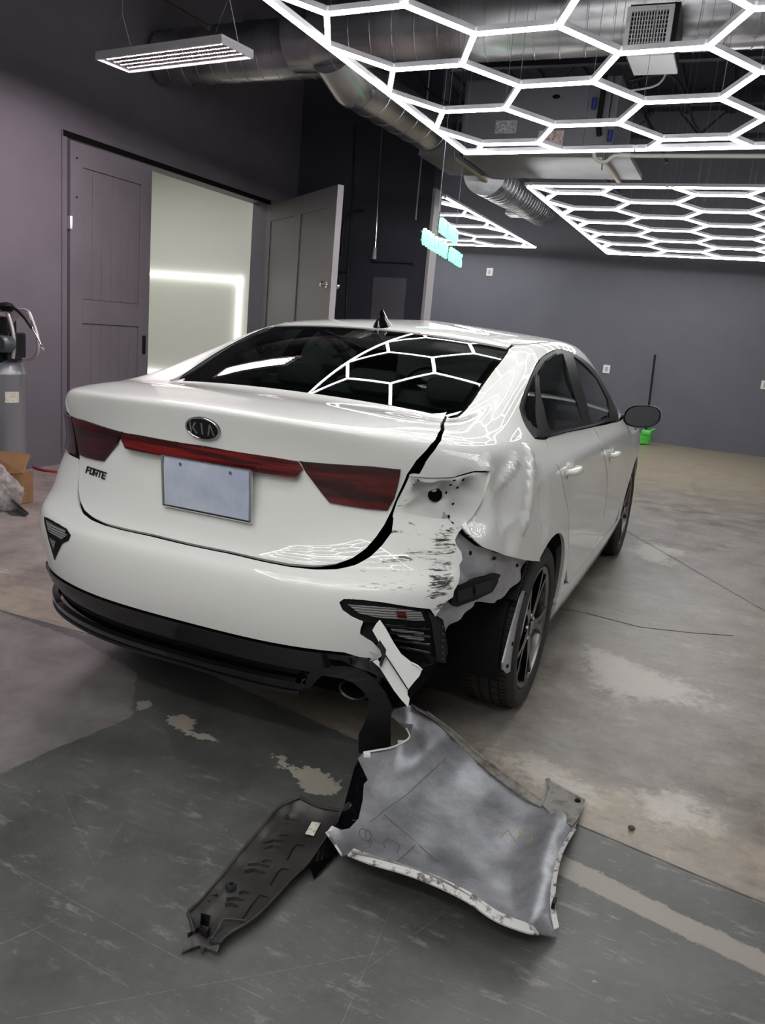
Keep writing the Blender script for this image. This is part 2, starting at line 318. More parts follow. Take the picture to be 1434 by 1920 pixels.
def panel(name, outer, m, parent, holes=(), step=.125, off=0.0, rim=.014, gap=.0018, fn=None, flip=1, curve=None, both=False, sym=False, **props):
    """sheet cut out of the body surface: trimmed in (u, v), with turned-in edges"""
    UV, F = tri_uv(outer, list(holes), step)
    used = np.unique(F); mp = -np.ones(len(UV), int); mp[used] = np.arange(len(used)); UV = UV[used]; F = mp[F]
    P, n = (fn or Sn)(UV[:, 0], UV[:, 1])
    if fn is None: sgn = 1
    if curve is not None: P = P + n*curve(UV)[..., None]
    P = P + n*off
    T = P[F]; fn_ = np.cross(T[:, 1]-T[:, 0], T[:, 2]-T[:, 0]); bad = (fn_*n[F[:, 0]]).sum(-1) < 0; F[bad] = F[bad][:, ::-1]
    # boundary edges
    E = {}
    for f in F:
        for a, b in ((f[0], f[1]), (f[1], f[2]), (f[2], f[0])):
            if (b, a) in E: del E[(b, a)]
            else: E[(a, b)] = 1
    be = [e for e in E if not (sym and abs(P[e[0], 0]) < 2e-4 and abs(P[e[1], 0]) < 2e-4)]; inw = np.zeros_like(P)
    for a, b in be:
        d = P[b]-P[a]; w = np.cross(n[a], d); w /= np.linalg.norm(w)+1e-12; inw[a] += w; inw[b] += w
    L = np.linalg.norm(inw, axis=-1, keepdims=True); inw = np.where(L > 1e-9, inw/(L+1e-12), 0)
    P = P + inw*gap
    V = [P]; faces = [tuple(f) for f in F]; nor = [n[i] for f in F for i in f]; nv = len(P)
    if rim:
        bi = sorted(set(i for e in be for i in e)); ix = {i: nv+k for k, i in enumerate(bi)}
        V.append(P[bi]); V.append(P[bi]-n[bi]*rim+inw[bi]*rim*.25); m2 = len(bi)
        for a, b in be:
            d = P[b]-P[a]; w = np.cross(d, n[a]); w /= np.linalg.norm(w)+1e-12
            faces.append((ix[b], ix[a], ix[a]+m2, ix[b]+m2)); nor += [w]*4
    if both:
        o = sum(len(x) for x in V); V.append(P-n*both)
        for f in F: faces.append((o+f[2], o+f[1], o+f[0])); nor += [-n[f[2]], -n[f[1]], -n[f[0]]]
    V = np.concatenate(V); faces = [tuple(int(i) for i in f) for f in faces]
    if sym:
        o = len(V); n0 = []; k = 0
        for f in list(faces):
            nn = nor[k:k+len(f)]; k += len(f); faces.append(tuple(i+o for i in f[::-1])); n0 += [x*np.array([-1, 1, 1]) for x in nn[::-1]]
        nor = nor + n0; V = np.concatenate([V, V*np.array([-1, 1, 1])])
    me = bpy.data.meshes.new(name); me.from_pydata(V.tolist(), [], faces)
    me.polygons.foreach_set('use_smooth', [True]*len(me.polygons)); me.update()
    me.normals_split_custom_set([tuple(x) for x in nor])
    return obj(name, me, m, parent, **props)
def fitted(region, more=(1.0, 1.0)):
    """fn for panel(): a gently curved pane (plane plus a quadratic bulge) through the body surface over a (u, v) region, as real glass is"""
    A = np.array(region); symm = A[:, 0].min() <= 0.01; lo, hi = A.min(0), A.max(0)
    g = np.stack(np.meshgrid(np.linspace(-hi[0] if symm else lo[0], hi[0], 31), np.linspace(lo[1], hi[1], 17), indexing='ij'), -1).reshape(-1, 2)
    ins = inpoly(np.abs(g) if symm else g, (list(region)+[(-.01, region[-1][1]), (-.01, region[0][1])]) if symm else region); Q = S0(g[ins, 0], g[ins, 1])[0]; c = Q.mean(0)
    if symm: e1 = np.array([1., 0, 0]); c[0] = 0; d = np.linalg.svd((Q-c)[:, 1:])[2][0]; e2 = np.array([0, *d])
    else: e1, e2 = np.linalg.svd(Q-c)[2][:2]
    n = np.cross(e1, e2)
    def co(Q): return (Q-c) @ e1, (Q-c) @ e2, (Q-c) @ n
    def B(a, b): o, z = np.ones_like(a), np.zeros_like(a); return [np.stack(x, -1) for x in ([o, z if symm else a, b, a*a, z if symm else a*b, b*b], [z, z if symm else o, z, 2*a, z if symm else b, z], [z, z, o, z, z if symm else a, 2*b])]
    a, b, h = co(Q); K = np.linalg.lstsq(B(a, b)[0], h, rcond=None)[0]
    K[0] -= K[3]*(more[0]-1)*np.abs(a).max()**2 + K[5]*(more[1]-1)*np.abs(b).max()**2*.8; K[3] *= more[0]; K[5] *= more[1]
    def fn(u, v):
        Q, n0 = S0(u, v)[:2]; a, b, _ = co(Q); F, Fa, Fb = B(a, b); P = c+a[..., None]*e1+b[..., None]*e2+(F @ K)[..., None]*n
        m = n-(Fa @ K)[..., None]*e1-(Fb @ K)[..., None]*e2; m /= np.linalg.norm(m, axis=-1, keepdims=True); m *= np.sign((m*n0).sum(-1, keepdims=True)); return P, m
    return fn
def mirror(poly): return [(-u, v) for u, v in reversed(poly)]
# ---------------------------------------------------------------- materials of the car
def paint_mat(name, col, scuff=0.0):
    m = mat(name, col, rough=0.4, coat=1.0, coat_rough=0.012, spec=0.15)
    if scuff:                                # black scuffs and scratches rubbed into the white paint
        nt = m.node_tree; b = nt.nodes['Principled BSDF']; tc = nt.nodes.new('ShaderNodeTexCoord')
        mp = nt.nodes.new('ShaderNodeMapping'); mp.inputs['Scale'].default_value = (11, 11, 70); mp.inputs['Rotation'].default_value = (0.1, 0.25, 0)
        n = nt.nodes.new('ShaderNodeTexNoise'); n.inputs['Scale'].default_value = 1.0; n.inputs['Detail'].default_value = 10; n.inputs['Roughness'].default_value = .8; n.inputs['Distortion'].default_value = 0.6
        nt.links.new(tc.outputs['Object'], mp.inputs[0]); nt.links.new(mp.outputs[0], n.inputs['Vector'])
        at = nt.nodes.new('ShaderNodeAttribute'); at.attribute_name = 'scuff'
        ad = nt.nodes.new('ShaderNodeMath'); ad.operation = 'MULTIPLY_ADD'; ad.inputs[1].default_value = .30
        nt.links.new(at.outputs['Fac'], ad.inputs[0]); nt.links.new(n.outputs[0], ad.inputs[2])
        r = nt.nodes.new('ShaderNodeValToRGB'); r.color_ramp.elements[0].position = .79; r.color_ramp.elements[1].position = .85
        r.color_ramp.elements[0].color = (*col, 1); r.color_ramp.elements[1].color = (.05, .045, .04, 1)
        nt.links.new(ad.outputs[0], r.inputs[0]); nt.links.new(r.outputs[0], b.inputs['Base Color'])
        r3 = nt.nodes.new('ShaderNodeMath'); r3.operation = 'MULTIPLY'; r3.inputs[1].default_value = .5; nt.links.new(at.outputs['Fac'], r3.inputs[0])
        cw = nt.nodes.new('ShaderNodeMath'); cw.operation = 'SUBTRACT'; cw.inputs[0].default_value = 1.0; nt.links.new(r3.outputs[0], cw.inputs[1]); nt.links.new(cw.outputs[0], b.inputs['Coat Weight'])
    return m
WHITE = paint_mat('white_paint', (.80, .80, .765)); WHITES = paint_mat('scuffed_white_paint', (.80, .80, .765), 1)
BLACKG = mat('gloss_black_plastic', (.004, .004, .005), .08, spec=.5, coat=.5); BLACKM = mat('matt_black_plastic', (.009, .009, .010), .45, spec=.12, noise=(60, (.014, .0135, .014), .4, .7))
GREYP = mat('dark_grey_plastic', (.022, .022, .024), .55, spec=.2); RUBBER = mat('tyre_rubber', (.018, .017, .016), .75, noise=(40, (.032, .030, .027), .35, .7))
CHROME = mat('chrome', (.75, .75, .76), .12, metal=1); ALLOY = mat('machined_alloy', (.24, .235, .23), .35, metal=1); DARKMET = mat('dark_metal', (.035, .035, .035), .4, metal=.8)
SILVERP = mat('unpainted_silver_primer', (.34, .345, .37), .38, metal=.35, noise=(9, (.50, .50, .53), .35, .65)); VOID = mat('unlit_cavity_black', (.004, .004, .004), .8, spec=.1)
def red_mat(name, a, b_, sc):
    m = mat(name, a, .08, coat=1.0); nt = m.node_tree; b = nt.nodes['Principled BSDF']; tc = nt.nodes.new('ShaderNodeTexCoord'); mp = nt.nodes.new('ShaderNodeMapping'); mp.inputs['Scale'].default_value = (1.2, 1.2, sc)
    n = nt.nodes.new('ShaderNodeTexNoise'); n.inputs['Scale'].default_value = 3; n.inputs['Detail'].default_value = 2; nt.links.new(tc.outputs['Object'], mp.inputs[0]); nt.links.new(mp.outputs[0], n.inputs['Vector'])
    r = nt.nodes.new('ShaderNodeValToRGB'); r.color_ramp.elements[0].position = .42; r.color_ramp.elements[1].position = .66; r.color_ramp.elements[0].color = (*a, 1); r.color_ramp.elements[1].color = (*b_, 1)
    nt.links.new(n.outputs[0], r.inputs[0]); nt.links.new(r.outputs[0], b.inputs['Base Color']); return m
RED = red_mat('dark_red_lamp_lens', (.028, .0015, .003), (.105, .005, .006), 14); REDB = red_mat('bright_red_lamp_lens', (.045, .002, .003), (.22, .010, .008), 26)
CLEARL = mat('clear_ribbed_lens', (.17, .165, .16), .18, coat=1)
_nt = CLEARL.node_tree; _w = _nt.nodes.new('ShaderNodeTexWave'); _w.bands_direction = 'Z'; _w.inputs['Scale'].default_value = 42; _w.inputs['Distortion'].default_value = 1.5; _c = _nt.nodes.new('ShaderNodeTexCoord'); _nt.links.new(_c.outputs['Object'], _w.inputs[0]); _rp = _nt.nodes.new('ShaderNodeValToRGB'); _rp.color_ramp.elements[0].color = (.05, .05, .05, 1); _rp.color_ramp.elements[1].color = (.36, .35, .34, 1); _nt.links.new(_w.outputs[0], _rp.inputs[0]); _nt.links.new(_rp.outputs[0], _nt.nodes['Principled BSDF'].inputs['Base Color'])
GLASS = glass_mat('rear_window_glass', (.50, .56, .54), 1.0, 1.5); SIDEG = glass_mat('side_window_glass', (.34, .39, .38), 1.0, 1.5)
CLOTH = mat('seat_cloth', (.075, .08, .08), .9); CABIN = mat('cabin_trim', (.05, .053, .053), .7); HEADL = mat('roof_lining', (.25, .24, .22), .9)

car = thing('car', 'white four-door sedan with its right rear corner smashed in', 'car', (0, 2.3, 0))
car_id = dict(parent=car)
# hollows and folds in the right rear quarter
def at_s(p): q = uvpx(p); return S0(np.array([q[0]]), np.array([q[1]]))[0][0]
def dent(p0, p1, amp, wid, kind=0):
    a, b = at_s(p0), at_s(p1); return (a, b-a, (kind, 0, 0), amp, wid)
_D = [dent((945, 905), (960, 1000), -.040, .105), dent((1014, 905), (1022, 985), -.022, .075), dent((992, 850), (982, 985), .016, .038, 1), dent((968, 862), (950, 900), .008, .03, 1), dent((872, 915), (900, 975), -.024, .07), dent((925, 880), (940, 935), -.012, .05), dent((915, 878), (925, 890), .012, .05, 1)]
# ---- trim lines
TE = [(838, 772), (838, 790), (833, 805), (820, 826), (800, 846), (778, 866), (762, 884), (748, 925), (735, 962), (722, 985), (706, 1008), (688, 1030), (662, 1048), (628, 1060), (590, 1062), (540, 1058), (500, 1050), (430, 1034)]
TEuv = pxs(TE); TEuv = [TEuv[0]]+[tuple(.25*np.array(TEuv[i-1])+.5*np.array(TEuv[i])+.25*np.array(TEuv[i+1])) for i in range(1, len(TEuv)-1)]+[TEuv[-1]]; LAMP_IN = pxs([(560, 862)])[0]
lid = [(0, 11.86), (1.6, 11.86), (3.0, 11.86)] + TEuv + [(0, TEuv[-1][1]-.03)]
def lid_hollow(UV):                          # number plate recess and soft bowl under the lamp bar
    u, v = UV[:, 0], UV[:, 1]; ss = lambda a, b, t: (lambda k: k*k*(3-2*k))(np.clip((t-a)/(b-a), 0, 1))
    return -.022*ss(1.75, 1.15, u)*ss(5.2, 5.75, v)*ss(7.75, 7.5, v)
lampR = pxs([(560, 863), (620, 868), (700, 873), (752, 879)]); lampO = pxs([(748, 905), (740, 935), (727, 958)]); lampB = pxs([(690, 955), (650, 949), (617, 943), (600, 922), (580, 895)])
barT, barB = 8.03, 7.52
lamp_outline = [(0, barT)] + [(1.0, barT+.01)] + lampR + lampO + lampB + [(1.2, barB), (0, barB)]
panel('trunk_lid', lid, WHITE, car, holes=[], sym=True, curve=lid_hollow, step=.1)
def inset(poly, k):
    c = np.mean(poly, 0); return [tuple(c+(np.array(p)-c)*k) for p in poly]
panel('tail_lamp_bar', [(0, barT), (1.0, barT+.01), lampR[0], tuple(np.array(lampR[0])*.5+np.array(lampB[-1])*.5), (1.3, barB), (0, barB)], REDB, car, off=.006, sym=True, rim=.01, label='bright red light bar across the trunk lid')
for s in (1, -1):
    pl = lampR + lampO + lampB
    if s < 0: pl = mirror(pl)
    o = panel('tail_lamp', pl, BLACKG, car, off=.0035, rim=.012)
    panel('lens', inset(pl, .965), RED, o, off=.007, rim=.006, gap=0)
# left outer lamp, on the quarter panel
ql = [(2.93, 8.12), (3.5, 8.2), (4.2, 8.35), (4.9, 8.5), (5.25, 8.45), (5.0, 7.7), (4.55, 7.0), (4.2, 6.75), (3.4, 6.74), (2.95, 6.74)]
o = panel('tail_lamp', mirror(ql), BLACKG, car, off=.0035, rim=.012)
panel('lens', inset(mirror(ql), .965), RED, o, off=.007, rim=.006, gap=0)
# ---- body sides
SEAM = pxs([(855, 975), (862, 987), (880, 1005), (905, 1027), (950, 1043), (1012, 1053)])
def arch(cy, cz, r, a0, a1, n=16): return [uvyz(cy+r*math.cos(a0+(a1-a0)*i/n), cz+r*math.sin(a0+(a1-a0)*i/n)) for i in range(n+1)]
AR = 0.362
RA = arch(1.03, .325, AR, math.radians(120), math.radians(-3), 16)
DOORR = pxs([(1062, 1070), (1065, 1040), (1066, 1000), (1065, 960), (1057, 920), (1042, 870), (1022, 824)])
DLO = pxs([(1002, 822), (987, 801), (974, 764), (985, 730), (1002, 690), (1016, 670), (1042, 655), (1067, 659), (1099, 678), (1128, 710), (1148, 751), (1160, 789)])
DLOs = smooth_uv(DLO[2:], 3, False)
_e = [(TEuv[0][0]+.14, 11.86)]
edge = [(u+w_, v) for (u, v), w_ in zip(TEuv[:9], (.05, .07, .09, .12, .15, .18, .20, .2, .2))]
HOUS = pxs([(765, 893), (800, 897), (850, 896), (890, 884), (915, 884), (913, 905), (903, 938), (884, 968), (862, 985), (855, 975), (800, 966), (737, 964)])
quarterR = edge[:7] + HOUS[:9] + SEAM[2:] + RA + [(RA[-1][0], 1.55)] + [(DOORR[0][0]-.02, 1.9)] + DOORR + DLO[:2] + DLOs + [(12.35, 11.2), (12.6, 12.0), (12.45, 13.0), (12.3, 14.0), (12.1, 14.33), (9, 14.33), (6, 14.33), (4.75, 14.33), (4.28, 14.02), (4.2, 13.2), (4.12, 12.4), (3.98, 11.86), (3.7, 11.8)]
DENTS[:] = _D
quarter = panel('quarter_panel', quarterR, WHITE, car, step=.1, label='dented quarter panel')
DENTS[:] = []
quarterL = [(2.93, 11.0)] + [(u+.05, v) for u, v in TEuv[2:7]] + ql[:5] + [(5.0, 7.7), (4.55, 7.0), (4.2, 6.75)] + SEAM[2:] + RA + [(RA[-1][0], 1.55), (DOORR[0][0]-.02, 1.9)] + DOORR + DLO[:2] + DLOs + [(12.35, 11.2), (12.6, 12.0), (12.45, 13.0), (12.3, 14.0), (12.1, 14.33), (9, 14.33), (6, 14.33), (4.75, 14.33), (4.28, 14.02), (4.2, 13.2), (4.12, 12.4), (3.98, 11.86), (3.7, 11.8)] + [(u+.05, v) for u, v in TEuv[:1]]
quarterL = quarterL[1:]
panel('quarter_panel', mirror(quarterL), WHITE, car, step=.125)
panel('roof_panel', [(0, 14.06), (3.0, 14.06), (4.2, 14.06), (4.6, 14.38), (6, 14.38), (9, 14.38), (12.1, 14.38), (12.6, 14.06), (17, 14.06), (17, 17), (0, 17)], WHITE, car, sym=True, step=.2, gap=.001, rim=.008)
def cutdoor(px): return pxs(px)
DF = pxs([(1113, 800), (1128, 840), (1137, 880), (1138, 920), (1133, 965), (1122, 1005), (1115, 1030)])
rdoor = [DOORR[-1]] + DLO[:1] + pxs([(1060, 811)]) + [DF[0]] + DF[1:] + [(10.2, 1.62), (9.4, 1.62), (8.85, 1.75)] + DOORR
FITR = fitted(DLO)
def FITL(u, v):
    P, n = FITR(-np.asarray(u), v); m = np.array([-1, 1, 1]); return P*m, n*m
for s in (1, -1):
    f = (lambda p: p) if s > 0 else mirror
    panel('rear_door', f([(u+.012, v) for u, v in DOORR[::-1]] + [(9.0, 1.85), (9.1, 1.66)] + [(u-.012, v) for u, v in DF[::-1]] + pxs([(1060, 811), (1030, 818)])), WHITE, car, step=.125)
    panel('front_door', f([(u+.012, v) for u, v in DF] + [(12.0, 1.66), (12.35, 2.4), (12.45, 5), (12.3, 8), (12.1, 9.5), (11.75, 9.75)] + pxs([(1158, 791), (1135, 796)])), WHITE, car, step=.2)
    panel('rocker_panel', f([(RA[-1][0]+.02, .2), (RA[-1][0]+.02, 1.53), (8.87, 1.87), (8.98, 1.83), (9.08, 1.64), (12.9, 1.62), (12.9, .2)]), WHITE, car, step=.25)
    FA = arch(3.73, .325, AR, math.radians(183), math.radians(-3), 18)
    fen = [(12.4, 1.66), (12.9, 1.6), (12.92, .8)] + FA + [(15.15, 1.2), (15.3, 4), (15.3, 7.6), (15.2, 8.9), (14, 9.6), (12.9, 10.1), (12.5, 10.9), (12.3, 11.2), (11.9, 9.8), (12.12, 9.5), (12.32, 8), (12.47, 5), (12.37, 2.4)]
    panel('front_fender', f(fen), WHITE, car, step=.25)
    tr = panel('window_trim', f(DLO + pxs([(1112, 799), (1060, 811)])), BLACKM, car, off=.001, rim=.004, gap=0, step=.15,
               holes=[f(pxs(L)) for L in ([(984, 762), (1001, 702), (1004, 745), (1008, 803), (999, 800)], [(1010, 698), (1022, 679), (1038, 667), (1055, 663), (1063, 690), (1071, 722), (1082, 758), (1093, 793), (1060, 800), (1031, 806), (1020, 765)], [(1074, 667), (1095, 683), (1120, 712), (1138, 747), (1143, 783), (1110, 791), (1095, 739), (1083, 700)])])
    for nm, L in (('quarter_glass', [(982, 762), (1000, 700), (1006, 745), (1010, 805), (998, 803)]), ('rear_door_window', [(1007, 698), (1020, 677), (1038, 664), (1057, 661), (1065, 690), (1073, 722), (1084, 758), (1096, 795), (1060, 803), (1028, 809), (1017, 765)]), ('front_door_window', [(1071, 664), (1095, 680), (1122, 710), (1141, 745), (1147, 785), (1108, 795), (1092, 739), (1080, 700)])):
        panel(nm, f(pxs(L)), SIDEG, car, off=-.004, rim=0, gap=0, step=.2, fn=FITR if s > 0 else FITL)
    bs = pxs([(1003, 821), (1060, 810), (1112, 799), (1157, 789)]); bs2 = pxs([(1003, 817), (1060, 806), (1112, 795), (1157, 785)])
    panel('belt_moulding', f(bs+bs2[::-1]), CHROME, car, off=.006, rim=.004, gap=0, step=.3)
# ---- glass of the back and the windscreen
rg = [(0, 11.93), (1.5, 11.93), (3.2, 11.92), (3.72, 11.97), (3.98, 12.15), (4.05, 12.5), (4.12, 13.2), (4.2, 13.93), (3.9, 13.99), (2, 14.0), (0, 14.0)]
rgi = [(0, 12.12), (1.5, 12.12), (3.0, 12.12), (3.5, 12.2), (3.68, 12.45), (3.78, 13.2), (3.82, 13.75), (3.5, 13.85), (2, 13.86), (0, 13.86)]
panel('rear_window', rg, GLASS, car, sym=True, rim=.004, gap=0, off=-.0015, fn=pane_fn, label='dark tinted back window')
o = panel('window_border', rg, VOID, car, holes=[], sym=True, rim=0, gap=0, off=-.006, label='black ceramic border of the back window') if False else None
bd = [p for p in rg] ; bdi = [p for p in rgi]
def ring(name, outer, inner, m, **k):
    pts = outer[::1] + inner[::-1]; return panel(name, pts, m, car, rim=0, gap=0, sym=True, **k)
ring('window_border', rg, rgi, VOID, off=-.007, step=.12)
panel('windshield', [(12.75, 12.1), (12.55, 13.0), (12.75, 13.95), (14, 13.97), (17, 13.97), (17, 12.0), (14, 12.0)], SIDEG, car, sym=True, step=.25, off=-.002, rim=0)
panel('hood', [(17, 11.9), (14, 11.85), (12.75, 11.8), (12.6, 11.0), (12.95, 10.2), (14, 9.7), (15.2, 9.0), (16, 8.7), (17, 8.6)], WHITE, car, sym=True, step=.25)
panel('front_bumper', [(17, 8.5), (16, 8.6), (15.35, 8.7), (15.35, 4), (15.2, .6), (16, .3), (17, .3)], WHITE, car, sym=True, step=.3)
# ---- rear bumper, torn on the right
def G(L, k=.03): return [(u, v-k) for u, v in L]
topR = G(TEuv[8:][::-1], .10)[:-1]; topL = list(topR)
topR = [(u+.10*t, v-.12*t) for (u, v), t in zip(topR, np.linspace(0, 1, len(topR)))]
tornR = pxs([(737, 968), (765, 962), (800, 968), (840, 972), (853, 985), (860, 1000), (854, 1012), (857, 1022), (866, 1035), (868, 1050), (862, 1060), (863, 1078), (860, 1095), (852, 1108), (850, 1120), (838, 1128), (828, 1140), (816, 1158)])
lampTop = pxs([(806, 1143), (770, 1139), (720, 1131), (680, 1126), (645, 1124), (637, 1130), (643, 1144), (660, 1156), (682, 1166), (677, 1180), (676, 1190), (690, 1200), (700, 1205), (712, 1218), (722, 1226), (707, 1238), (702, 1242)])
botv = 2.02
botR = [(2.4, botv), (1.2, botv), (0, botv)]
left_top = mirror(G(SEAM[2:], .05)) + mirror([(2.98, 6.70), (3.4, 6.68), (4.2, 6.66)])[:]
lseam = [(u, v-.06) for u, v in ([(2.95, 6.74), (3.4, 6.72), (4.2, 6.70)] + SEAM[2:])]
RAb = arch(1.03, .325, AR, math.radians(122), math.radians(184), 8)
leftside = lseam + RAb + [(6.2, 1.0), (5.4, .9), (4.7, 1.1), (4.35, 1.7), (4.0, botv), (2.4, botv), (1.2, botv)]
bump = [(0, TEuv[-1][1]-.13)] + topR + tornR + lampTop + botR + mirror(leftside) + mirror(topL)
bumper = panel('rear_bumper', bump, WHITES, car, step=.08, both=.004, gap=.002)
at_ = bumper.data.attributes.new('scuff', 'FLOAT', 'POINT')
co = np.zeros(len(bumper.data.vertices)*3); bumper.data.vertices.foreach_get('co', co); co = co.reshape(-1, 3)
px_, _z = project(co)
def blob(cx, cy, rx, ry, a=1.0): return a*np.clip(1.25-np.hypot((px_[:, 0]-cx)/rx, (px_[:, 1]-cy)/ry), 0, 1)
def seg3(a, b, r, amp):                      # scuff strength around a 3-D line on the sheet
    A, B = at_s(a), at_s(b); L = B-A; t = np.clip(((co-A) @ L)/(L @ L), 0, 1); return amp*np.clip(1.2-np.linalg.norm(co-A-t[:, None]*L, axis=1)/r, 0, 1)
sc = np.maximum.reduce([seg3((835, 1010), (820, 1130), .075, 1.0), seg3((760, 1040), (830, 1040), .05, .8), seg3((700, 1055), (780, 1048), .03, .75), seg3((720, 995), (770, 1000), .02, .8), seg3((760, 975), (785, 1000), .03, .75), seg3((650, 1122), (800, 1135), .012, .8), seg3((640, 1150), (700, 1230), .02, .65), seg3((690, 1100), (800, 1110), .06, .70), seg3((660, 1075), (840, 1090), .09, .60), seg3((730, 1000), (850, 1000), .05, .62)])
sc = np.where(co[:, 0] > .35, np.clip(sc*1.18, 0, .97), 0)
at_.data.foreach_set('value', sc.astype(np.float32))
# ---- lower valance / diffuser
diff = [(0, .55), (1.5, .55), (3.0, .7), (4.3, .95), (4.75, 1.12), (4.4, 1.75), (4.0, 1.97), (2.4, 1.97), (0, 1.97)]
def dcurve(UV):
    v = UV[:, 1]; t = np.clip((v-.8)/.9, 0, 1); return -.022*np.sin(PI*t)*np.clip((4.2-np.abs(UV[:, 0]))/.6, 0, 1)
dR = [(0, .75), (1.2, .75), (1.75, .85), (2.0, 1.25), (2.5, 1.45), (3.1, 1.35), (3.55, .8)] + pxs([(768, 1318), (755, 1300), (735, 1268), (712, 1245)]) + [(2.4, 1.97), (0, 1.97)]
dd = [(0, .75), (1.2, .75), (1.75, .75), (3.0, .8), (4.3, .95), (4.75, 1.12), (4.4, 1.75), (4.0, 1.97), (2.4, 1.97), (0, 1.97)]
panel('rear_valance', dR[:-1] + mirror(dd), BLACKG, car, step=.1, curve=dcurve, off=.004, rim=.05, both=.004)
# glossy lower lip of the valance
lipv = [(-4.25, 1.02), (-3, .95), (-1.5, .93), (0, .93), (1.2, .93), (1.68, .98), (1.78, 1.16), (1.6, 1.2), (0, 1.15), (-1.5, 1.15), (-3, 1.17), (-4.2, 1.3)]
panel('lower_lip', lipv, BLACKG, car, step=.1, off=.010, rim=.02, curve=lambda UV: .006*np.sin(PI*np.clip((UV[:, 1]-.9)/.3, 0, 1)))
lt = [(u, v) for u, v in catmull([(-4.55, 1.05), (-4.25, .96), (-3, .90), (-1.5, .885), (0, .885), (1.2, .885), (1.66, .93)], 10, False)]
_P, _n = Sn(np.array([p[0] for p in lt]), np.array([p[1] for p in lt])); tube('lip_bead', [tuple(p) for p in _P+_n*.014], .0085, BLACKG, car, 12)
topst = [(-4.75, 1.5), (-4.5, 1.8), (-4.05, 2.0), (-2.4, 2.0), (0, 2.0), (2.4, 2.0), (2.9, 1.95)] + pxs([(735, 1262), (768, 1316)]) + [(3.35, .95), (2.95, 1.6), (2.4, 1.86), (0, 1.86), (-2.4, 1.86), (-4.0, 1.86), (-4.35, 1.7), (-4.6, 1.4)]
panel('valance_edge', topst, BLACKG, car, step=.08, off=.009, rim=.012)
# ---- lamps in the bumper corners
lampU = pxs([(640, 1127), (700, 1130), (770, 1138), (806, 1144), (818, 1158), (832, 1166), (838, 1200), (842, 1228), (830, 1242), (812, 1240), (796, 1225), (760, 1190), (720, 1168), (684, 1168), (660, 1156), (645, 1144)])
bl = panel('bumper_lamp', lampU, BLACKM, car, off=-.008, rim=.03, step=.08, gap=-.004)
panel('lens', pxs([(652, 1134), (700, 1137), (760, 1143), (790, 1148), (797, 1165), (760, 1163), (700, 1157), (672, 1150)]), CLEARL, bl, off=-.002, rim=.008, gap=0, step=.06)
panel('lens', pxs([(733, 1181), (760, 1182), (795, 1187), (796, 1202), (770, 1200), (748, 1194)]), CLEARL, bl, off=-.002, rim=.008, gap=0, step=.06)
panel('reflector', pxs([(742, 1146), (760, 1147), (763, 1160), (745, 1158)]), REDB, bl, off=.0, rim=.004, gap=0, step=.06)
for k in range(4):
    a, b = (722+k*9, 1172+k*13), (806, 1178+k*15)
    a3, b3 = at_s(a)+np.array([.0, -.003, 0]), at_s(b)+np.array([0, -.003, 0]); mid = at_s(((a[0]+b[0])/2, (a[1]+b[1])/2))+np.array([0, -.003, 0])
    tube('fin', catmull([a3, mid, b3], 4), .004, BLACKG, bl, 6)
fl = panel('lamp_flange', pxs([(800, 1146), (816, 1158), (826, 1168), (832, 1200), (834, 1242), (818, 1238), (812, 1200), (808, 1170)]), GREYP, bl, off=.006, rim=.012, gap=0, step=.06)
lL = [(84, 968), (100, 975), (126, 990), (134, 1003), (130, 1014), (118, 1020), (110, 1036), (104, 1050), (98, 1030), (90, 1000)]
bl2 = panel('bumper_lamp', pxs(lL, -1), BLACKM, car, off=.004, rim=.02, step=.08)
panel('lens', pxs([(90, 975), (125, 993), (128, 1006), (118, 1012), (94, 996)], -1), CLEARL, bl2, off=.007, rim=.006, step=.06)
panel('lens', pxs([(96, 1008), (108, 1014), (104, 1030)], -1), CLEARL, bl2, off=.007, rim=.006, step=.06)
# ---- crushed lamp pocket, inner sheet, vent, torn pieces
def edge_dist(UV, poly):
    A = np.array(poly); B = np.roll(A, -1, 0); d = np.full(len(UV), 1e9)
    for a, b in zip(A, B):
        L = b-a; t = np.clip(((UV-a) @ L)/(L @ L+1e-9), 0, 1); d = np.minimum(d, np.linalg.norm(UV-a-t[:, None]*L, axis=1))
    return d
HOUSd = [(u, v) for u, v in HOUS]
HB = pxs([(768, 893), (800, 898), (850, 897), (890, 886), (918, 886), (916, 905), (906, 938), (888, 968), (868, 990), (850, 1010), (800, 1000), (742, 985), (736, 968), (745, 940)])
def pocket(UV):
    d = edge_dist(UV, HB); t = np.clip(d/.45, 0, 1); w = .008*np.sin(9*UV[:, 0]+5*UV[:, 1])*np.clip(d/.2, 0, 1) + .006*np.sin(14*UV[:, 1]-6*UV[:, 0]+1)*np.clip(d/.2, 0, 1)
    return -.060*t*t*(3-2*t) + w - .004
o = panel('lamp_pocket', HB, WHITES, car, curve=pocket, rim=0, gap=0, step=.05, label='crumpled white lamp pocket with a round hole')
a_ = o.data.attributes.new('scuff', 'FLOAT', 'POINT'); c_ = np.zeros(len(o.data.vertices)*3); o.data.vertices.foreach_get('co', c_); c_ = c_.reshape(-1, 3)
pv = np.random.rand(len(c_)); C0 = [at_s(p) for p in ((845, 965), (775, 905), (880, 935), (765, 950), (855, 985))]
a_.data.foreach_set('value', np.clip(np.max([1.1-np.linalg.norm(c_-c0, axis=1)/.07 for c0 in C0], 0), .5, .95).astype(np.float32))
def onsurf(p, off=0.0):                      # 3-D point under the pixel, pushed out by off
    q = uvpx(p); P, n, _, _ = S0(np.array([q[0]]), np.array([q[1]])); return P[0]+n[0]*off, n[0]
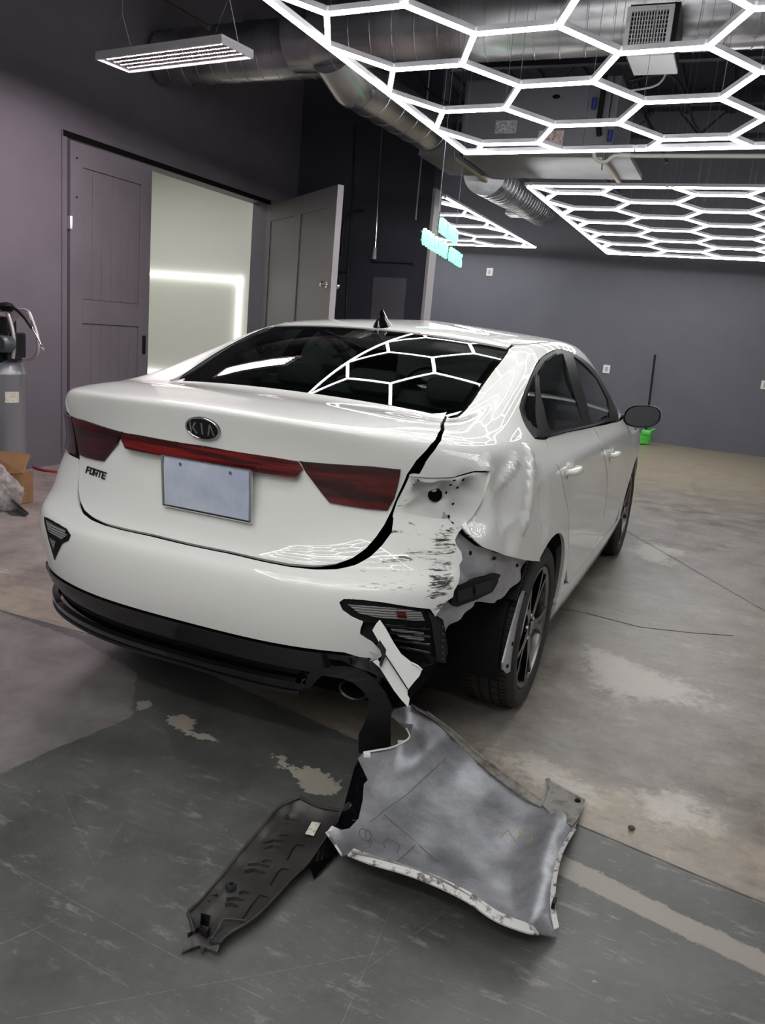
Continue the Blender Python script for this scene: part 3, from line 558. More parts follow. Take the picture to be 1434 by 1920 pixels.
def disc(name, p, r, off, m, parent=car, ry=None, thick=.006):
    P, n = onsurf(p, off); M = Matrix.Translation(P) @ Vector(n).to_track_quat('Z', 'Y').to_matrix().to_4x4() @ Matrix.Diagonal((1, (ry or r)/r, 1, 1))
    bm = bmesh.new(); add_lathe(bm, [(0, 0), (r*.8, 0), (r, -.002), (r, -thick), (0, -thick)], 20, M); return obj(name, bm, m, parent, smooth=40)
HP = (828, 938); Pq, nq = onsurf(HP)
bm = bmesh.new(); M = Matrix.Translation(Pq-nq*.052) @ Vector(nq).to_track_quat('Z', 'Y').to_matrix().to_4x4()
add_lathe(bm, [(0, -.004), (.017, -.004), (.0185, .001), (.0205, .002), (.021, -.01)], 20, M); obj('bulb_hole', bm, VOID, car)
for (px, py), r in (((855, 902), .005), ((861, 917), .006), ((880, 922), .005), ((884, 903), .0055), ((871, 950), .005), ((859, 935), .005), ((785, 903), .004), ((777, 916), .003), ((853, 970), .009), ((857, 980), .008)):
    P, n = onsurf((px, py)); q = uvpx((px, py)); dd_ = float(pocket(np.array([q]))[0])
    M = Matrix.Translation(P+n*(dd_+.002)) @ Vector(n).to_track_quat('Z', 'Y').to_matrix().to_4x4() @ Matrix.Rotation(px, 4, 'Z') @ Matrix.Diagonal((1, .55, 1, 1))
    bm = bmesh.new(); add_lathe(bm, [(0, .001), (r*.7, .002), (r, 0), (r*.9, -.004)], 7, M); obj('clip_hole', bm, VOID, car)
INP = [(838, 960), (862, 985), (880, 1003), (905, 1025), (950, 1041), (1004, 1052), (990, 1082), (972, 1108), (955, 1128), (940, 1133), (905, 1136), (880, 1160), (855, 1188), (838, 1200), (815, 1170), (800, 1130), (810, 1050)]
INuv = pxs(INP)
def incurve(UV):
    d = edge_dist(UV, INuv[1:6]+[(5, 9)]) if False else None
    return -.028 + .006*np.sin(7*UV[:, 0]+2*UV[:, 1]) + .005*np.sin(5*UV[:, 1]+11*UV[:, 0])
panel('inner_rear_panel', INuv, SILVERP, car, curve=incurve, rim=.012, gap=0, step=.08, label='exposed bare grey inner panel')
vent = [(851, 1107), (880, 1093), (935, 1076), (943, 1079), (940, 1094), (930, 1112), (900, 1127), (862, 1141), (852, 1138)]
vo = panel('air_vent', pxs(vent), BLACKM, car, off=-.012, rim=.02, gap=0, step=.08)
panel('flap', pxs([(862, 1110), (890, 1101), (890, 1122), (864, 1131)]), GREYP, vo, off=-.009, rim=.004, gap=0, step=.1)
panel('flap', pxs([(895, 1099), (930, 1087), (926, 1107), (896, 1120)]), GREYP, vo, off=-.009, rim=.004, gap=0, step=.1)
for p in ((935, 1049), (978, 1062), (943, 1082), (889, 1038)):
    disc('retaining_clip', p, .008 if p[0] > 900 else .004, -.012, BLACKM, ry=.006 if p[0] > 900 else .007)
panel('sealing_edge', pxs([(866, 981), (884, 982), (896, 992), (893, 1008), (882, 1002)]), DARKMET, car, off=-.012, rim=.01, gap=0, step=.05)
# torn bumper shards hanging below the lamp: white skin with grey inner side
pn = np.array([.45, -.86, .22]); P0 = onsurf((715, 1200), .02)[0]
def shard(name, L, m, th=.004, k=0.0, bend=0.0, parent=car, **pp):
    pts = [onp(p, P0+pn*k, pn) for p in L]; return slab(name, pts, th, m, parent, normal=pn, **pp)
shard('torn_bumper_shard', [(712, 1162), (722, 1176), (738, 1205), (752, 1226), (772, 1242), (791, 1256), (786, 1268), (777, 1278), (765, 1293), (756, 1280), (742, 1258), (728, 1240), (722, 1226), (712, 1208), (706, 1196), (698, 1182), (705, 1170)], WHITE, k=.012)
shard('torn_bumper_shard', [(698, 1240), (708, 1236), (713, 1244), (722, 1228), (742, 1258), (764, 1291), (764, 1303), (768, 1310), (765, 1326), (752, 1312), (738, 1294), (722, 1268), (712, 1252)], WHITE)
shard('torn_edge', [(712, 1200), (724, 1218), (722, 1232), (714, 1252), (711, 1246), (716, 1230), (713, 1220), (706, 1210)], GREYP, k=.013)
shard('torn_edge', [(684, 1166), (712, 1166), (722, 1195), (716, 1210), (700, 1204), (678, 1190)], BLACKM, k=-.03)
shard('torn_edge', [(693, 1240), (704, 1236), (710, 1229), (702, 1225), (690, 1222), (700, 1230)], SILVERP, k=.004)
tube('shard_fold', [onp(p, P0+pn*.016, pn) for p in ((722, 1228), (742, 1258), (764, 1292))], .0018, GREYP, car, 6)
tube('shard_fold', [onp(p, P0+pn*.016, pn) for p in ((772, 1243), (782, 1248), (791, 1256))], .003, WHITE, car, 6)
# bits dangling behind the lamp
tube('torn_bracket', [onsurf((812, 1240), -.02)[0], onsurf((822, 1252), -.03)[0], onsurf((800, 1258), -.03)[0]], .006, GREYP, car, 6)
for k in range(6):
    p = (826-k*.4, 1172+k*12); tube('tab', [onsurf(p, .012)[0], onsurf((p[0]+6, p[1]+4), .004)[0]], .0035, GREYP, fl, 5)
# ---- dark hull, arches, underbody
bm = bmesh.new()
add_box(bm, (0, .78, .72), (1.0, .98, .42), bev=.05); obj('boot_tub', bm, VOID, car)
bm = bmesh.new(); add_box(bm, (0, 2.3, .30), (1.30, 4.1, .16), bev=.04); obj('floor_pan', bm, VOID, car)
bm = bmesh.new(); add_box(bm, (0, 2.95, .62), (1.24, 3.0, .62), bev=.05); obj('cabin_tub', bm, CABIN, car)
bm = bmesh.new(); add_box(bm, (0, .42, .43), (1.05, .28, .12), bev=.04); obj('impact_beam', bm, DARKMET, car)
bm = bmesh.new(); add_box(bm, (.1, .62, .27), (1.0, .30, .17), bev=.06); obj('muffler', bm, DARKMET, car)
bm = bmesh.new(); add_box(bm, (.0, 1.03, .29), (1.2, .16, .10), bev=.03); obj('rear_axle_beam', bm, BLACKM, car)
def wheel_liner(x0, x1, cy, cz, a0, a1, r, name, s=1, seg=24):
    bm = bmesh.new(); V = []
    for i in range(seg+1):
        a = a0+(a1-a0)*i/seg; V.append([bm.verts.new((s*x, cy+rr*math.cos(a), cz+rr*math.sin(a))) for x, rr in ((x0, r), (x1, r), (x1, r+.012), (x0, r+.012))])
    for i in range(seg):
        for k in range(4): bm.faces.new((V[i][k], V[i][(k+1) % 4], V[i+1][(k+1) % 4], V[i+1][k]))
    bm.faces.new(V[0]); bm.faces.new(V[-1][::-1]); return obj(name, bm, BLACKM, car, smooth=40)
for s in (1, -1):
    wheel_liner(.60, .855, 3.73, .325, math.radians(-5), math.radians(185), .375, 'wheel_arch_liner', s)
    if s < 0: wheel_liner(.60, .855, 1.03, .325, math.radians(-5), math.radians(200), .375, 'wheel_arch_liner', s)
wheel_liner(.58, .862, 1.03, .325, math.radians(-5), math.radians(150), .372, 'wheel_arch_liner')
wheel_liner(.57, .835, 1.03, .325, math.radians(148), math.radians(197), .352, 'loose_liner_flap')
strip = [(982, 1108), (996, 1110), (993, 1124), (980, 1182), (963, 1246), (957, 1259), (950, 1263), (943, 1255), (943, 1243), (958, 1184), (976, 1120)]
st = slab('liner_strip', [on(p, 'x', .868) for p in strip], .006, SILVERP, car, normal=(1, 0, 0), label='bright metal strip screwed to the loose liner')
for p in ((985, 1114), (961, 1207), (951, 1249)):
    P = on(p, 'x', .870); bm = bmesh.new(); add_lathe(bm, [(0, .004), (.005, .004), (.0075, 0), (.0075, -.004)], 10, Matrix.Translation(P) @ Matrix.Rotation(PI/2, 4, 'Y')); obj('screw', bm, BLACKM, st, smooth=40)
# ---- wheels
def make_wheel(cy, s, xo=.888):
    w_ = bpy.data.objects.new('wheel', None); COL.objects.link(w_); w_.parent = car; w_.matrix_parent_inverse = Matrix.Translation(-Vector(car.location))
    w_.location = (s*xo, cy, .317); R = .317
    M = Matrix.Rotation(-s*PI/2, 4, 'Y') @ Matrix.Identity(4)
    M = Matrix.Rotation(-PI/2 if s > 0 else PI/2, 4, 'Y')            # local +z -> inboard
    def part(name, bm, m, **k):
        me = bpy.data.meshes.new(name); bmesh.ops.recalc_face_normals(bm, faces=bm.faces); bm.to_mesh(me); bm.free()
        for mm in (m if isinstance(m, list) else [m]): me.materials.append(mm)
        me.polygons.foreach_set('use_smooth', [True]*len(me.polygons)); me.set_sharp_from_angle(angle=math.radians(k.get('sm', 35)))
        o = bpy.data.objects.new(name, me); COL.objects.link(o); o.parent = w_; return o
    prof = [(.236, .022), (.246, .008), (.27, .001), (.295, .004), (.308, .014), (.3145, .026)]
    zs = .026
    for gz in (.055, .088, .127, .160):
        prof += [(.3165, gz-.005), (.3165, gz-.0045), (.3085, gz-.004), (.3085, gz+.004), (.3165, gz+.0045)]
    prof += [(.3145, .189), (.308, .201), (.295, .211), (.27, .214), (.246, .207), (.236, .19)]
    bm = bmesh.new(); add_lathe(bm, prof, 72, M); part('tyre', bm, RUBBER, sm=28)
    bm = bmesh.new()                          # sipes across the outer ribs
    for k in range(90):
        a = 2*PI*k/90
        for z0, z1 in ((.028, .049), (.060, .083), (.165, .187)):
            if z0 == .060 and k % 2: continue
            c = Vector((math.cos(a)*.3168, math.sin(a)*.3168, (z0+z1)/2)); Rm = Matrix.Rotation(a, 4, 'Z')
            vs = add_box(bm, (0, 0, 0), (.0012, .0022, z1-z0)); 
            for v in vs: v.co = M @ (Matrix.Translation(c) @ Rm @ v.co)
    so = part('tread_sipes', bm, VOID); so['kind'] = 'stuff'
    bm = bmesh.new(); add_lathe(bm, [(.238, .020), (.236, .012), (.226, .012), (.218, .020), (.214, .05), (.205, .16), (.222, .195), (.236, .195)], 48, M); part('rim', bm, [ALLOY])
    bm = bmesh.new(); add_lathe(bm, [(.0, .075), (.15, .075), (.16, .07), (.16, .09), (0, .09)], 32, M); part('brake_disc', bm, DARKMET)
    bm = bmesh.new(); add_lathe(bm, [(.213, .06), (.20, .12), (0, .13)], 32, M); part('rim_barrel', bm, VOID)
    for k in range(5):
        a = 2*PI*k/5+PI/2+.18
        bm = bmesh.new()                      # one spoke: forks towards the rim
        def poly(pts, z0, z1, mi):
            A = [bm.verts.new(M @ (Matrix.Rotation(a, 4, 'Z') @ Vector((x, y, z0(x))))) for x, y in pts]; B = [bm.verts.new(M @ (Matrix.Rotation(a, 4, 'Z') @ Vector((x, y, z1(x))))) for x, y in pts]
            f = bm.faces.new(A); f.material_index = mi; f2 = bm.faces.new(B[::-1]); f2.material_index = 1
            for i in range(len(A)):
                f3 = bm.faces.new((A[i], A[(i+1) % len(A)], B[(i+1) % len(B)], B[i])); f3.material_index = 1
        zz = lambda x: .026-.012*(x/.22) ; zb = lambda x: zz(x)+.022
        poly([(.035, -.024), (.11, -.020), (.11, .020), (.035, .024)], zz, zb, 0)
        poly([(.11, -.020), (.165, -.034), (.222, -.062), (.224, -.040), (.17, -.016), (.125, -.002), (.11, .0)], zz, zb, 0)
        poly([(.11, .020), (.165, .034), (.222, .062), (.224, .040), (.17, .016), (.125, .002), (.11, .0)], zz, zb, 0)
        part('spoke', bm, [ALLOY, BLACKG])
        bm = bmesh.new(); add_lathe(bm, [(0, .022), (.007, .022), (.009, .03)], 8, M @ Matrix.Translation((.046*math.cos(a+PI/5), .046*math.sin(a+PI/5), 0))); part('wheel_nut', bm, CHROME)
    bm = bmesh.new(); add_lathe(bm, [(0, .018), (.026, .018), (.032, .024), (.06, .03), (.06, .05)], 24, M); part('hub_cap', bm, BLACKG)
    return w_
for cy in (1.03, 3.73):
    for s in (1, -1): make_wheel(cy, s, .882 if cy < 2 else .885)
# ---- exhaust
P = on((662, 1294), 'y', .13); M = Matrix.Translation(P) @ Matrix.Rotation(PI/2, 4, 'X') @ Matrix.Diagonal((1.0, .62, 1, 1))
bm = bmesh.new(); add_lathe(bm, [(.040, .0), (.047, .004), (.048, 0), (.048, -.20), (.040, -.20)], 32, M, closed=True); obj('exhaust_tip', bm, DARKMET, car, smooth=40)
bm = bmesh.new(); add_lathe(bm, [(0, -.10), (.041, -.10)], 24, M); obj('exhaust_baffle', bm, VOID, car)
# dark moulding that loops round the tailpipe and trails down to the floor
def P3(p, d): return CAM+ray(p)*d
sk = [((606, 1254), 2.30), ((640, 1249), 2.31), ((676, 1254), 2.33), ((702, 1272), 2.35), ((722, 1298), 2.38), ((734, 1325), 2.42), ((732, 1360), 2.50), ((732, 1400), 2.58), ((700, 1420), 2.57), ((672, 1412), 2.56), ((672, 1378), 2.50), ((682, 1358), 2.46), ((690, 1335), 2.42), ((691, 1312), 2.38), ((680, 1296), 2.35), ((662, 1280), 2.33), ((640, 1272), 2.32), ((612, 1268), 2.31)]
slab('tailpipe_surround', [P3(p, d) for p, d in sk], .006, GREYP, car, normal=(.2, -.95, .2))
# ---- interior
def seat(x, y, s=1.0):
    r_ = bpy.data.objects.new('seat', None); COL.objects.link(r_); r_.parent = car; r_.matrix_parent_inverse = Matrix.Translation(-Vector(car.location))
    for nm, c, sz in (('backrest', (x, y, .88), (.50, .14, .46)), ('cushion', (x, y+.3, .70), (.50, .50, .14)), ('headrest', (x, y-.02, 1.19), (.25, .09, .16))):
        bm = bmesh.new(); add_box(bm, c, sz, Matrix.Rotation(-.2, 4, 'X') if nm != 'cushion' else None, bev=.045)
        me = bpy.data.meshes.new(nm); bm.to_mesh(me); bm.free(); me.materials.append(CLOTH); me.polygons.foreach_set('use_smooth', [True]*len(me.polygons))
        o = bpy.data.objects.new(nm, me); COL.objects.link(o); o.parent = r_
seat(-.37, 2.15); seat(.37, 2.15)
bm = bmesh.new(); add_box(bm, (0, 1.36, .93), (1.22, .16, .40), Matrix.Rotation(-.2, 4, 'X'), bev=.05); obj('rear_bench', bm, CLOTH, car, smooth=40)
for x in (-.36, 0, .36):
    bm = bmesh.new(); add_box(bm, (x, 1.30, 1.15), (.24, .09, .11), Matrix.Rotation(-.2, 4, 'X'), bev=.04); obj('rear_headrest', bm, CLOTH, car, smooth=40)
bm = bmesh.new(); add_box(bm, (0, .99, 1.06), (1.10, .56, .03), bev=.01); obj('parcel_shelf', bm, CABIN, car)
bm = bmesh.new(); add_box(bm, (0, 3.25, .93), (1.35, .38, .14), bev=.05); obj('dashboard', bm, CABIN, car, smooth=40)
sw = [(-.383+.175*math.cos(a), 2.98+.05*math.sin(a), 1.0+.165*math.sin(a)) for a in np.linspace(0, 2*PI, 29)[:-1]]
bm = bmesh.new(); add_tube(bm, sw, .014, 8, closed=True); add_box(bm, (-.383, 2.99, .99), (.12, .04, .09), bev=.02); add_tube(bm, [(-.54, 2.99, .99), (-.23, 2.99, .99)], .012, 6); obj('steering_wheel', bm, CABIN, car, smooth=40)
for s in (1, -1):                             # inner pillar trims close the cabin sides
    P_, n_ = S0(np.array([0.]), np.array([0.]))[:2]
# ---- mirrors
def mirror_body(s):
    bm = bmesh.new(); c = Vector((s*.945, 3.13, 1.005)); rings = []
    prof = [(0.0, .92), (-.012, 1.0), (.02, 1.0), (.05, .88), (.08, .66), (.10, .35), (.105, .02)]
    N = 24; R0 = []
    for k in range(N):
        a = 2*PI*k/N; x = math.cos(a); z = math.sin(a); ex = .105*np.sign(x)*abs(x)**.75; ez = .068*np.sign(z)*abs(z)**.8
        if z < 0: ez *= .95
        R0.append((ex, ez + .012*x))
    for yy, k in prof: rings.append([bm.verts.new(c+Vector((s*ex*k, yy, ez*k))) for ex, ez in R0])
    for A, B in zip(rings, rings[1:]):
        for k in range(N): f = bm.faces.new((A[k], A[(k+1) % N], B[(k+1) % N], B[k])); f.material_index = 1 if A is rings[0] else 0
    bm.faces.new(rings[-1])
    o = obj('door_mirror', bm, [WHITE, BLACKM], car, smooth=50)
    bm = bmesh.new(); vs = [bm.verts.new(c+Vector((s*ex*.90, -.006+.16*ex, ez*.90))) for ex, ez in R0]; bm.faces.new(vs); g = obj('mirror_glass', bm, mat('mirror_glass', (.22, .23, .25), .02, metal=1) if s > 0 else bpy.data.materials['mirror_glass'], o)
    bm = bmesh.new(); add_box(bm, c+Vector((-s*.115, .02, -.02)), (.07, .06, .035), bev=.012); obj('stalk', bm, BLACKM, o, smooth=50)
for s in (1, -1): mirror_body(s)
# ---- door handles
for p in ((1068, 881), (1146, 851)):
    for s in (1, -1):
        P, n = onsurf(p, 0.0); M3 = None
        t = Vector((0, 1, -.03)); n = Vector((1, 0, .05)).normalized()
        def W_(a, b, c): v = Vector(P)+t*a+n*b+Vector((0, 0, 1))*c; return (s*v.x, v.y, v.z)
        hb = bmesh.new(); add_tube(hb, [W_(-.10, .008, 0), W_(-.085, .026, 0), W_(-.03, .034, .001), W_(.03, .034, .001), W_(.085, .026, 0), W_(.10, .008, 0)], [.010, .0145, .016, .016, .0145, .010], 12)
        h = obj('door_handle', hb, WHITE, car, smooth=60)
        bm = bmesh.new(); add_lathe(bm, [(0, -.006), (.03, -.005), (.045, .0), (.05, .002)], 24, Matrix.Translation(W_(0, .001, -.004)) @ Matrix.Rotation(s*PI/2, 4, 'Y') @ Matrix.Diagonal((.75, 1, 1, 1))); obj('handle_cup', bm, GREYP if False else WHITE, h, smooth=60)
# ---- aerial fin
bm = bmesh.new(); c = np.array([0.0, 1.34, 1.382])
secs = [(-.03, .030, 0.0), (-.015, .028, .018), (0.0, .018, .044), (.012, .010, .060), (.022, .005, .064)]
rings = []
for h, (yb, yf, w2) in zip((-.01, .012, .034, .056, .072), ((-.065, .11, .048), (-.06, .085, .036), (-.052, .045, .020), (-.046, .012, .012), (-.040, -.010, .006))):
    R_ = []
    for k in range(14):
        a = 2*PI*k/14; y = (yb+yf)/2+(yf-yb)/2*math.cos(a); x = w2*math.sin(a)*(1 if math.cos(a) < 0.2 else 1-.5*math.cos(a)); R_.append(bm.verts.new((c[0]+x, c[1]+y, c[2]+h)))
    rings.append(R_)
for A, B in zip(rings, rings[1:]):
    for k in range(14): bm.faces.new((A[k], A[(k+1) % 14], B[(k+1) % 14], B[k]))
bm.faces.new(rings[-1]); obj('aerial_fin', bm, BLACKG, car, smooth=50)
# ---- badges, lettering and plate
def local(P, n, up=(0, 0, 1)):
    n = Vector(n).normalized(); r = Vector(up).cross(n).normalized(); u = n.cross(r); return Matrix(((r.x, u.x, n.x, P[0]), (r.y, u.y, n.y, P[1]), (r.z, u.z, n.z, P[2]), (0, 0, 0, 1)))
def strokes(name, letters, M, w, h, d, m, parent, gapf=1.25, slant=0.0):
    """flat raised letters made of polygons in a unit cell"""
    for i, L in enumerate(letters):
        bm = bmesh.new()
        for poly in L:
            A = [bm.verts.new(M @ Vector(((x+slant*y)*w+(i-(len(letters)-1)/2)*w*gapf-w/2, y*h-h/2, d))) for x, y in poly]; B = [bm.verts.new(M @ Vector(((x+slant*y)*w+(i-(len(letters)-1)/2)*w*gapf-w/2, y*h-h/2, 0))) for x, y in poly]
            bm.faces.new(A)
            for k in range(len(A)): bm.faces.new((A[k], B[k], B[(k+1) % len(A)], A[(k+1) % len(A)]))
        obj(name, bm, m, parent)
K_ = [[(0, 0), (.2, 0), (.2, 1), (0, 1)], [(.2, .42), (.74, 1), (1.0, 1), (.36, .38)], [(.3, .52), (.45, .62), (1.0, 0), (.76, 0)]]
I_ = [[(.4, 0), (.6, 0), (.6, 1), (.4, 1)]]
A_ = [[(0, 0), (.22, 0), (.56, 1), (.40, 1)], [(.78, 0), (1.0, 0), (.60, 1), (.44, 1), (.46, .9)]]
P, n = onsurf((382, 802), .004); M = local(P, n)
bm = bmesh.new(); add_lathe(bm, [(0, .004), (.92, .004), (1, .0), (1, -.004)], 48, M @ Matrix.Diagonal((.059, .0345, 1, 1))); em = obj('maker_badge', bm, BLACKG, car, smooth=40)
bm = bmesh.new(); add_tube(bm, [M @ Vector((.058*math.cos(a), .0335*math.sin(a), .004)) for a in np.linspace(0, 2*PI, 49)[:-1]], .0028, 8, closed=True); obj('badge_ring', bm, CHROME, em, smooth=60)
strokes('badge_letter', [K_, I_, A_], M @ Matrix.Translation((0, 0, .003)), .026, .036, .003, CHROME, em, 1.16)
F_ = [[(0, 0), (.2, 0), (.2, 1), (0, 1)], [(.2, .8), (1, .8), (1, 1), (.2, 1)], [(.2, .4), (.85, .4), (.85, .58), (.2, .58)]]
O_ = [[(0, 0), (.2, 0), (.2, 1), (0, 1)], [(.8, 0), (1, 0), (1, 1), (.8, 1)], [(.2, .8), (.8, .8), (.8, 1), (.2, 1)], [(.2, 0), (.8, 0), (.8, .2), (.2, .2)]]
R_ = [[(0, 0), (.2, 0), (.2, 1), (0, 1)], [(.2, .8), (1, .8), (1, 1), (.2, 1)], [(.8, .42), (1, .42), (1, .8), (.8, .8)], [(.2, .36), (1, .36), (1, .52), (.2, .52)], [(.5, .36), (.75, .36), (1.02, 0), (.78, 0)]]
T_ = [[(0, .8), (1, .8), (1, 1), (0, 1)], [(.4, 0), (.6, 0), (.6, .8), (.4, .8)]]
E_ = [[(.05, 0), (.25, 0), (.25, 1), (.05, 1)], [(.25, .8), (1, .8), (1, 1), (.25, 1)], [(.25, .42), (.9, .42), (.9, .6), (.25, .6)], [(.25, 0), (1, 0), (1, .2), (.25, .2)]]
qf = uvpx((180, 886), -1); Pf, nf, _, _ = S0(np.array([qf[0]]), np.array([qf[1]]))
strokes('model_letter', [F_, O_, R_, T_, E_], local(Pf[0]+nf[0]*.001, nf[0]), .0225, .024, .0025, BLACKG, car, 1.10, .22)
PLATE = mat('plate_face', (.42, .47, .60), .4, noise=(5, (.62, .66, .74), .35, .65))
Mp = local(on((386, 915), 'y', .078), (0, -1, -.08))
bm = bmesh.new(); add_box(bm, (0, 0, 0), (.305, .152, .003), bev=.001)
for v in bm.verts: v.co = Mp @ v.co
pl_ = obj('number_plate', bm, PLATE, car)
bm = bmesh.new()
for a, b in (((-.16, .08), (.16, .08)), ((.16, .08), (.16, -.08)), ((.16, -.08), (-.16, -.08)), ((-.16, -.08), (-.16, .08))): add_tube(bm, [Mp @ Vector((*a, .001)), Mp @ Vector((*b, .001))], .004, 6)
obj('plate_frame', bm, CHROME, pl_)
for x in (-.09, .09):
    bm = bmesh.new(); add_lathe(bm, [(0, .004), (.005, .004), (.006, 0)], 10, Mp @ Matrix.Translation((x, .062, .001))); obj('screw', bm, CHROME, pl_)
# ---------------------------------------------------------------- the room
WALL = mat('dark_grey_wall_paint', (.116, .105, .126), .62, noise=(1.6, (.138, .127, .150), .35, .7), bump=(35, .12, .004)); WALLF = mat('blue_grey_wall_paint', (.108, .109, .136), .6, noise=(1.2, (.128, .129, .156), .3, .7), bump=(35, .1, .004))
WALLD = mat('navy_wall_paint', (.042, .040, .060), .6, noise=(2, (.052, .049, .072), .35, .7)); CEILM = mat('black_painted_deck', (.014, .013, .025), .75)
STEEL = mat('black_painted_steel', (.022, .022, .036), .6, metal=.2); DOORM = mat('mauve_grey_door_paint', (.125, .115, .130), .5, noise=(3, (.145, .134, .148), .35, .7)); DOOR2 = mat('grey_satin_door_paint', (.098, .095, .100), .36)
CREAM = mat('cream_wall_paint', (.58, .585, .55), .8); TRIMG = mat('pale_grey_trim', (.42, .40, .42), .5)
LX, FY, RX, NY, CZ = -3.8, 11.6, 7.4, -6.0, 4.9
OY0, OY1, OZ = 3.40, 6.45, 2.65
def wall(name, lo, hi, m): return struct(box(name, lo, hi, m))
# left wall, built round the wide opening
bm = bmesh.new()
for lo, hi in (((LX-.2, NY, 0), (LX, OY0, CZ)), ((LX-.2, OY0, OZ), (LX, OY1, CZ)), ((LX-.2, OY1, 0), (LX, 7.1, CZ))):
    add_box(bm, (np.array(lo)+hi)/2, np.array(hi)-lo)
struct(obj('wall_left', bm, WALL))
wall('wall_far', (-8.4, FY, 0), (RX, FY+.2, CZ), WALLF); wall('wall_right', (RX, NY, 0), (RX+.2, FY+.2, CZ), WALLF); wall('wall_rear', (LX-.2, NY-.2, 0), (RX+.2, NY, CZ), mat('white_wall_paint', (.26, .26, .25), .7))
wall('wall_partition', (LX-.2, 7.1, 0), (-2.055, 7.30, CZ), WALLD); struct(box('trim_1', (-2.055, 7.09, 0), (-2.02, 7.31, 2.97), TRIMG))
wall('wall_inner_left', (-8.4, 8.14, 0), (-8.2, FY, CZ), WALLF); struct(box('wall_inner_near', (-8.4, 8.14, 0), (LX-.2, 8.3, CZ), WALLF))
# bright side room
wall('wall_side_room_end', (-8.2, 8.0, 0), (LX-.2, 8.14, 3.4), CREAM); wall('wall_side_room_left', (-8.4, 2.4, 0), (-8.2, 8.14, 3.4), CREAM); wall('wall_side_room_near', (-8.4, 2.2, 0), (LX-.2, 2.4, 3.4), CREAM)
wall('wall_side_room_lining', (LX-.24, 2.4, 0), (LX-.205, OY0, 3.4), CREAM); struct(box('ceiling_side_room', (-8.4, 2.2, 3.4), (LX-.2, 8.14, 3.5), CREAM)); struct(box('floor_side_room', (-8.4, 2.2, -.1), (LX-.2, 8.14, -.002), mat('side_room_floor', (.4, .38, .33), .4)))
area('side_room_light', (-6.2, 5.6, 3.35), (0, 0, 0), 2.4, 2.0, 48, (1, 1, .95))
struct(box('trim_2', (LX-.01, OY0-.05, OZ), (LX+.012, OY1+.04, OZ+.045), VOID)); struct(box('trim_3', (LX-.01, OY0-.06, 0), (LX+.010, OY0-.005, OZ+.04), WALL))
struct(box('baseboard_far', (-7.2, FY-.015, 0), (RX, FY, .12), WALLF)); struct(box('baseboard_left', (LX, NY, 0), (LX+.015, OY0-.07, .10), WALL))
CEIL = struct(box('ceiling', (-8.4, NY-.2, CZ), (RX+.2, FY+.2, CZ+.15), CEILM))
# steel joists and deck ribs under the ceiling
for k, y in enumerate(np.arange(-5, FY, 1.55)):
    bm = bmesh.new()
    for z in (4.78, 4.30): add_box(bm, ((LX+RX)/2, y, z), (RX-LX, .09, .05))
    n = 24
    for i in range(n):
        x0 = LX+(RX-LX)*i/n; x1 = LX+(RX-LX)*(i+1)/n; z0, z1 = (4.31, 4.77) if i % 2 else (4.77, 4.31); add_tube(bm, [(x0, y, z0), (x1, y, z1)], .014, 5)
    struct(obj('ceiling_joist', bm, STEEL))
bm = bmesh.new()
for x in np.arange(LX+.3, RX, .6): add_box(bm, (x, (NY+FY)/2, CZ-.02), (.12, FY-NY, .04))
struct(obj('trim_4', bm, STEEL))
# barn door leaf across the left of the opening
bd_ = thing('sliding_door', 'mauve-grey plank door closing the left part of the opening', 'door', (LX+.03, OY0+.5, 0))
y0, y1, x0 = 3.405, 4.40, LX+.012
box('door_back', (x0-.03, y0, .03), (x0, y1, 2.63), DOORM, bd_)
def dbox(name, a, b, za, zb, th=.022): return box(name, (x0, a, za), (x0+th, b, zb), DOORM, bd_, bev=.003)
dbox('stile', y0, y0+.14, .03, 2.63); dbox('stile', y1-.14, y1, .03, 2.63); dbox('rail', y0+.142, y1-.142, 2.45, 2.63); dbox('rail', y0+.142, y1-.142, 1.20, 1.40); dbox('rail', y0+.142, y1-.142, .03, .30)
pw = (y1-y0-.284)/6
for k in range(6):
    for za, zb in ((.302, 1.198), (1.402, 2.448)): dbox('plank', y0+.142+k*pw+.002, y0+.142+(k+1)*pw-.002, za, zb, .010)
box('pull_handle', (x0+.022, y1-.09, .95), (x0+.034, y1-.05, 1.12), BLACKM, bd_, bev=.004); box('hinge', (x0+.0, y0-.01, 1.95), (x0+.03, y0+.012, 2.05), CHROME, bd_)
for z in (2.2, 2.5): box('bolt', (x0+.022, y0+.06, z), (x0+.027, y0+.075, z+.015), DARKMET, bd_)
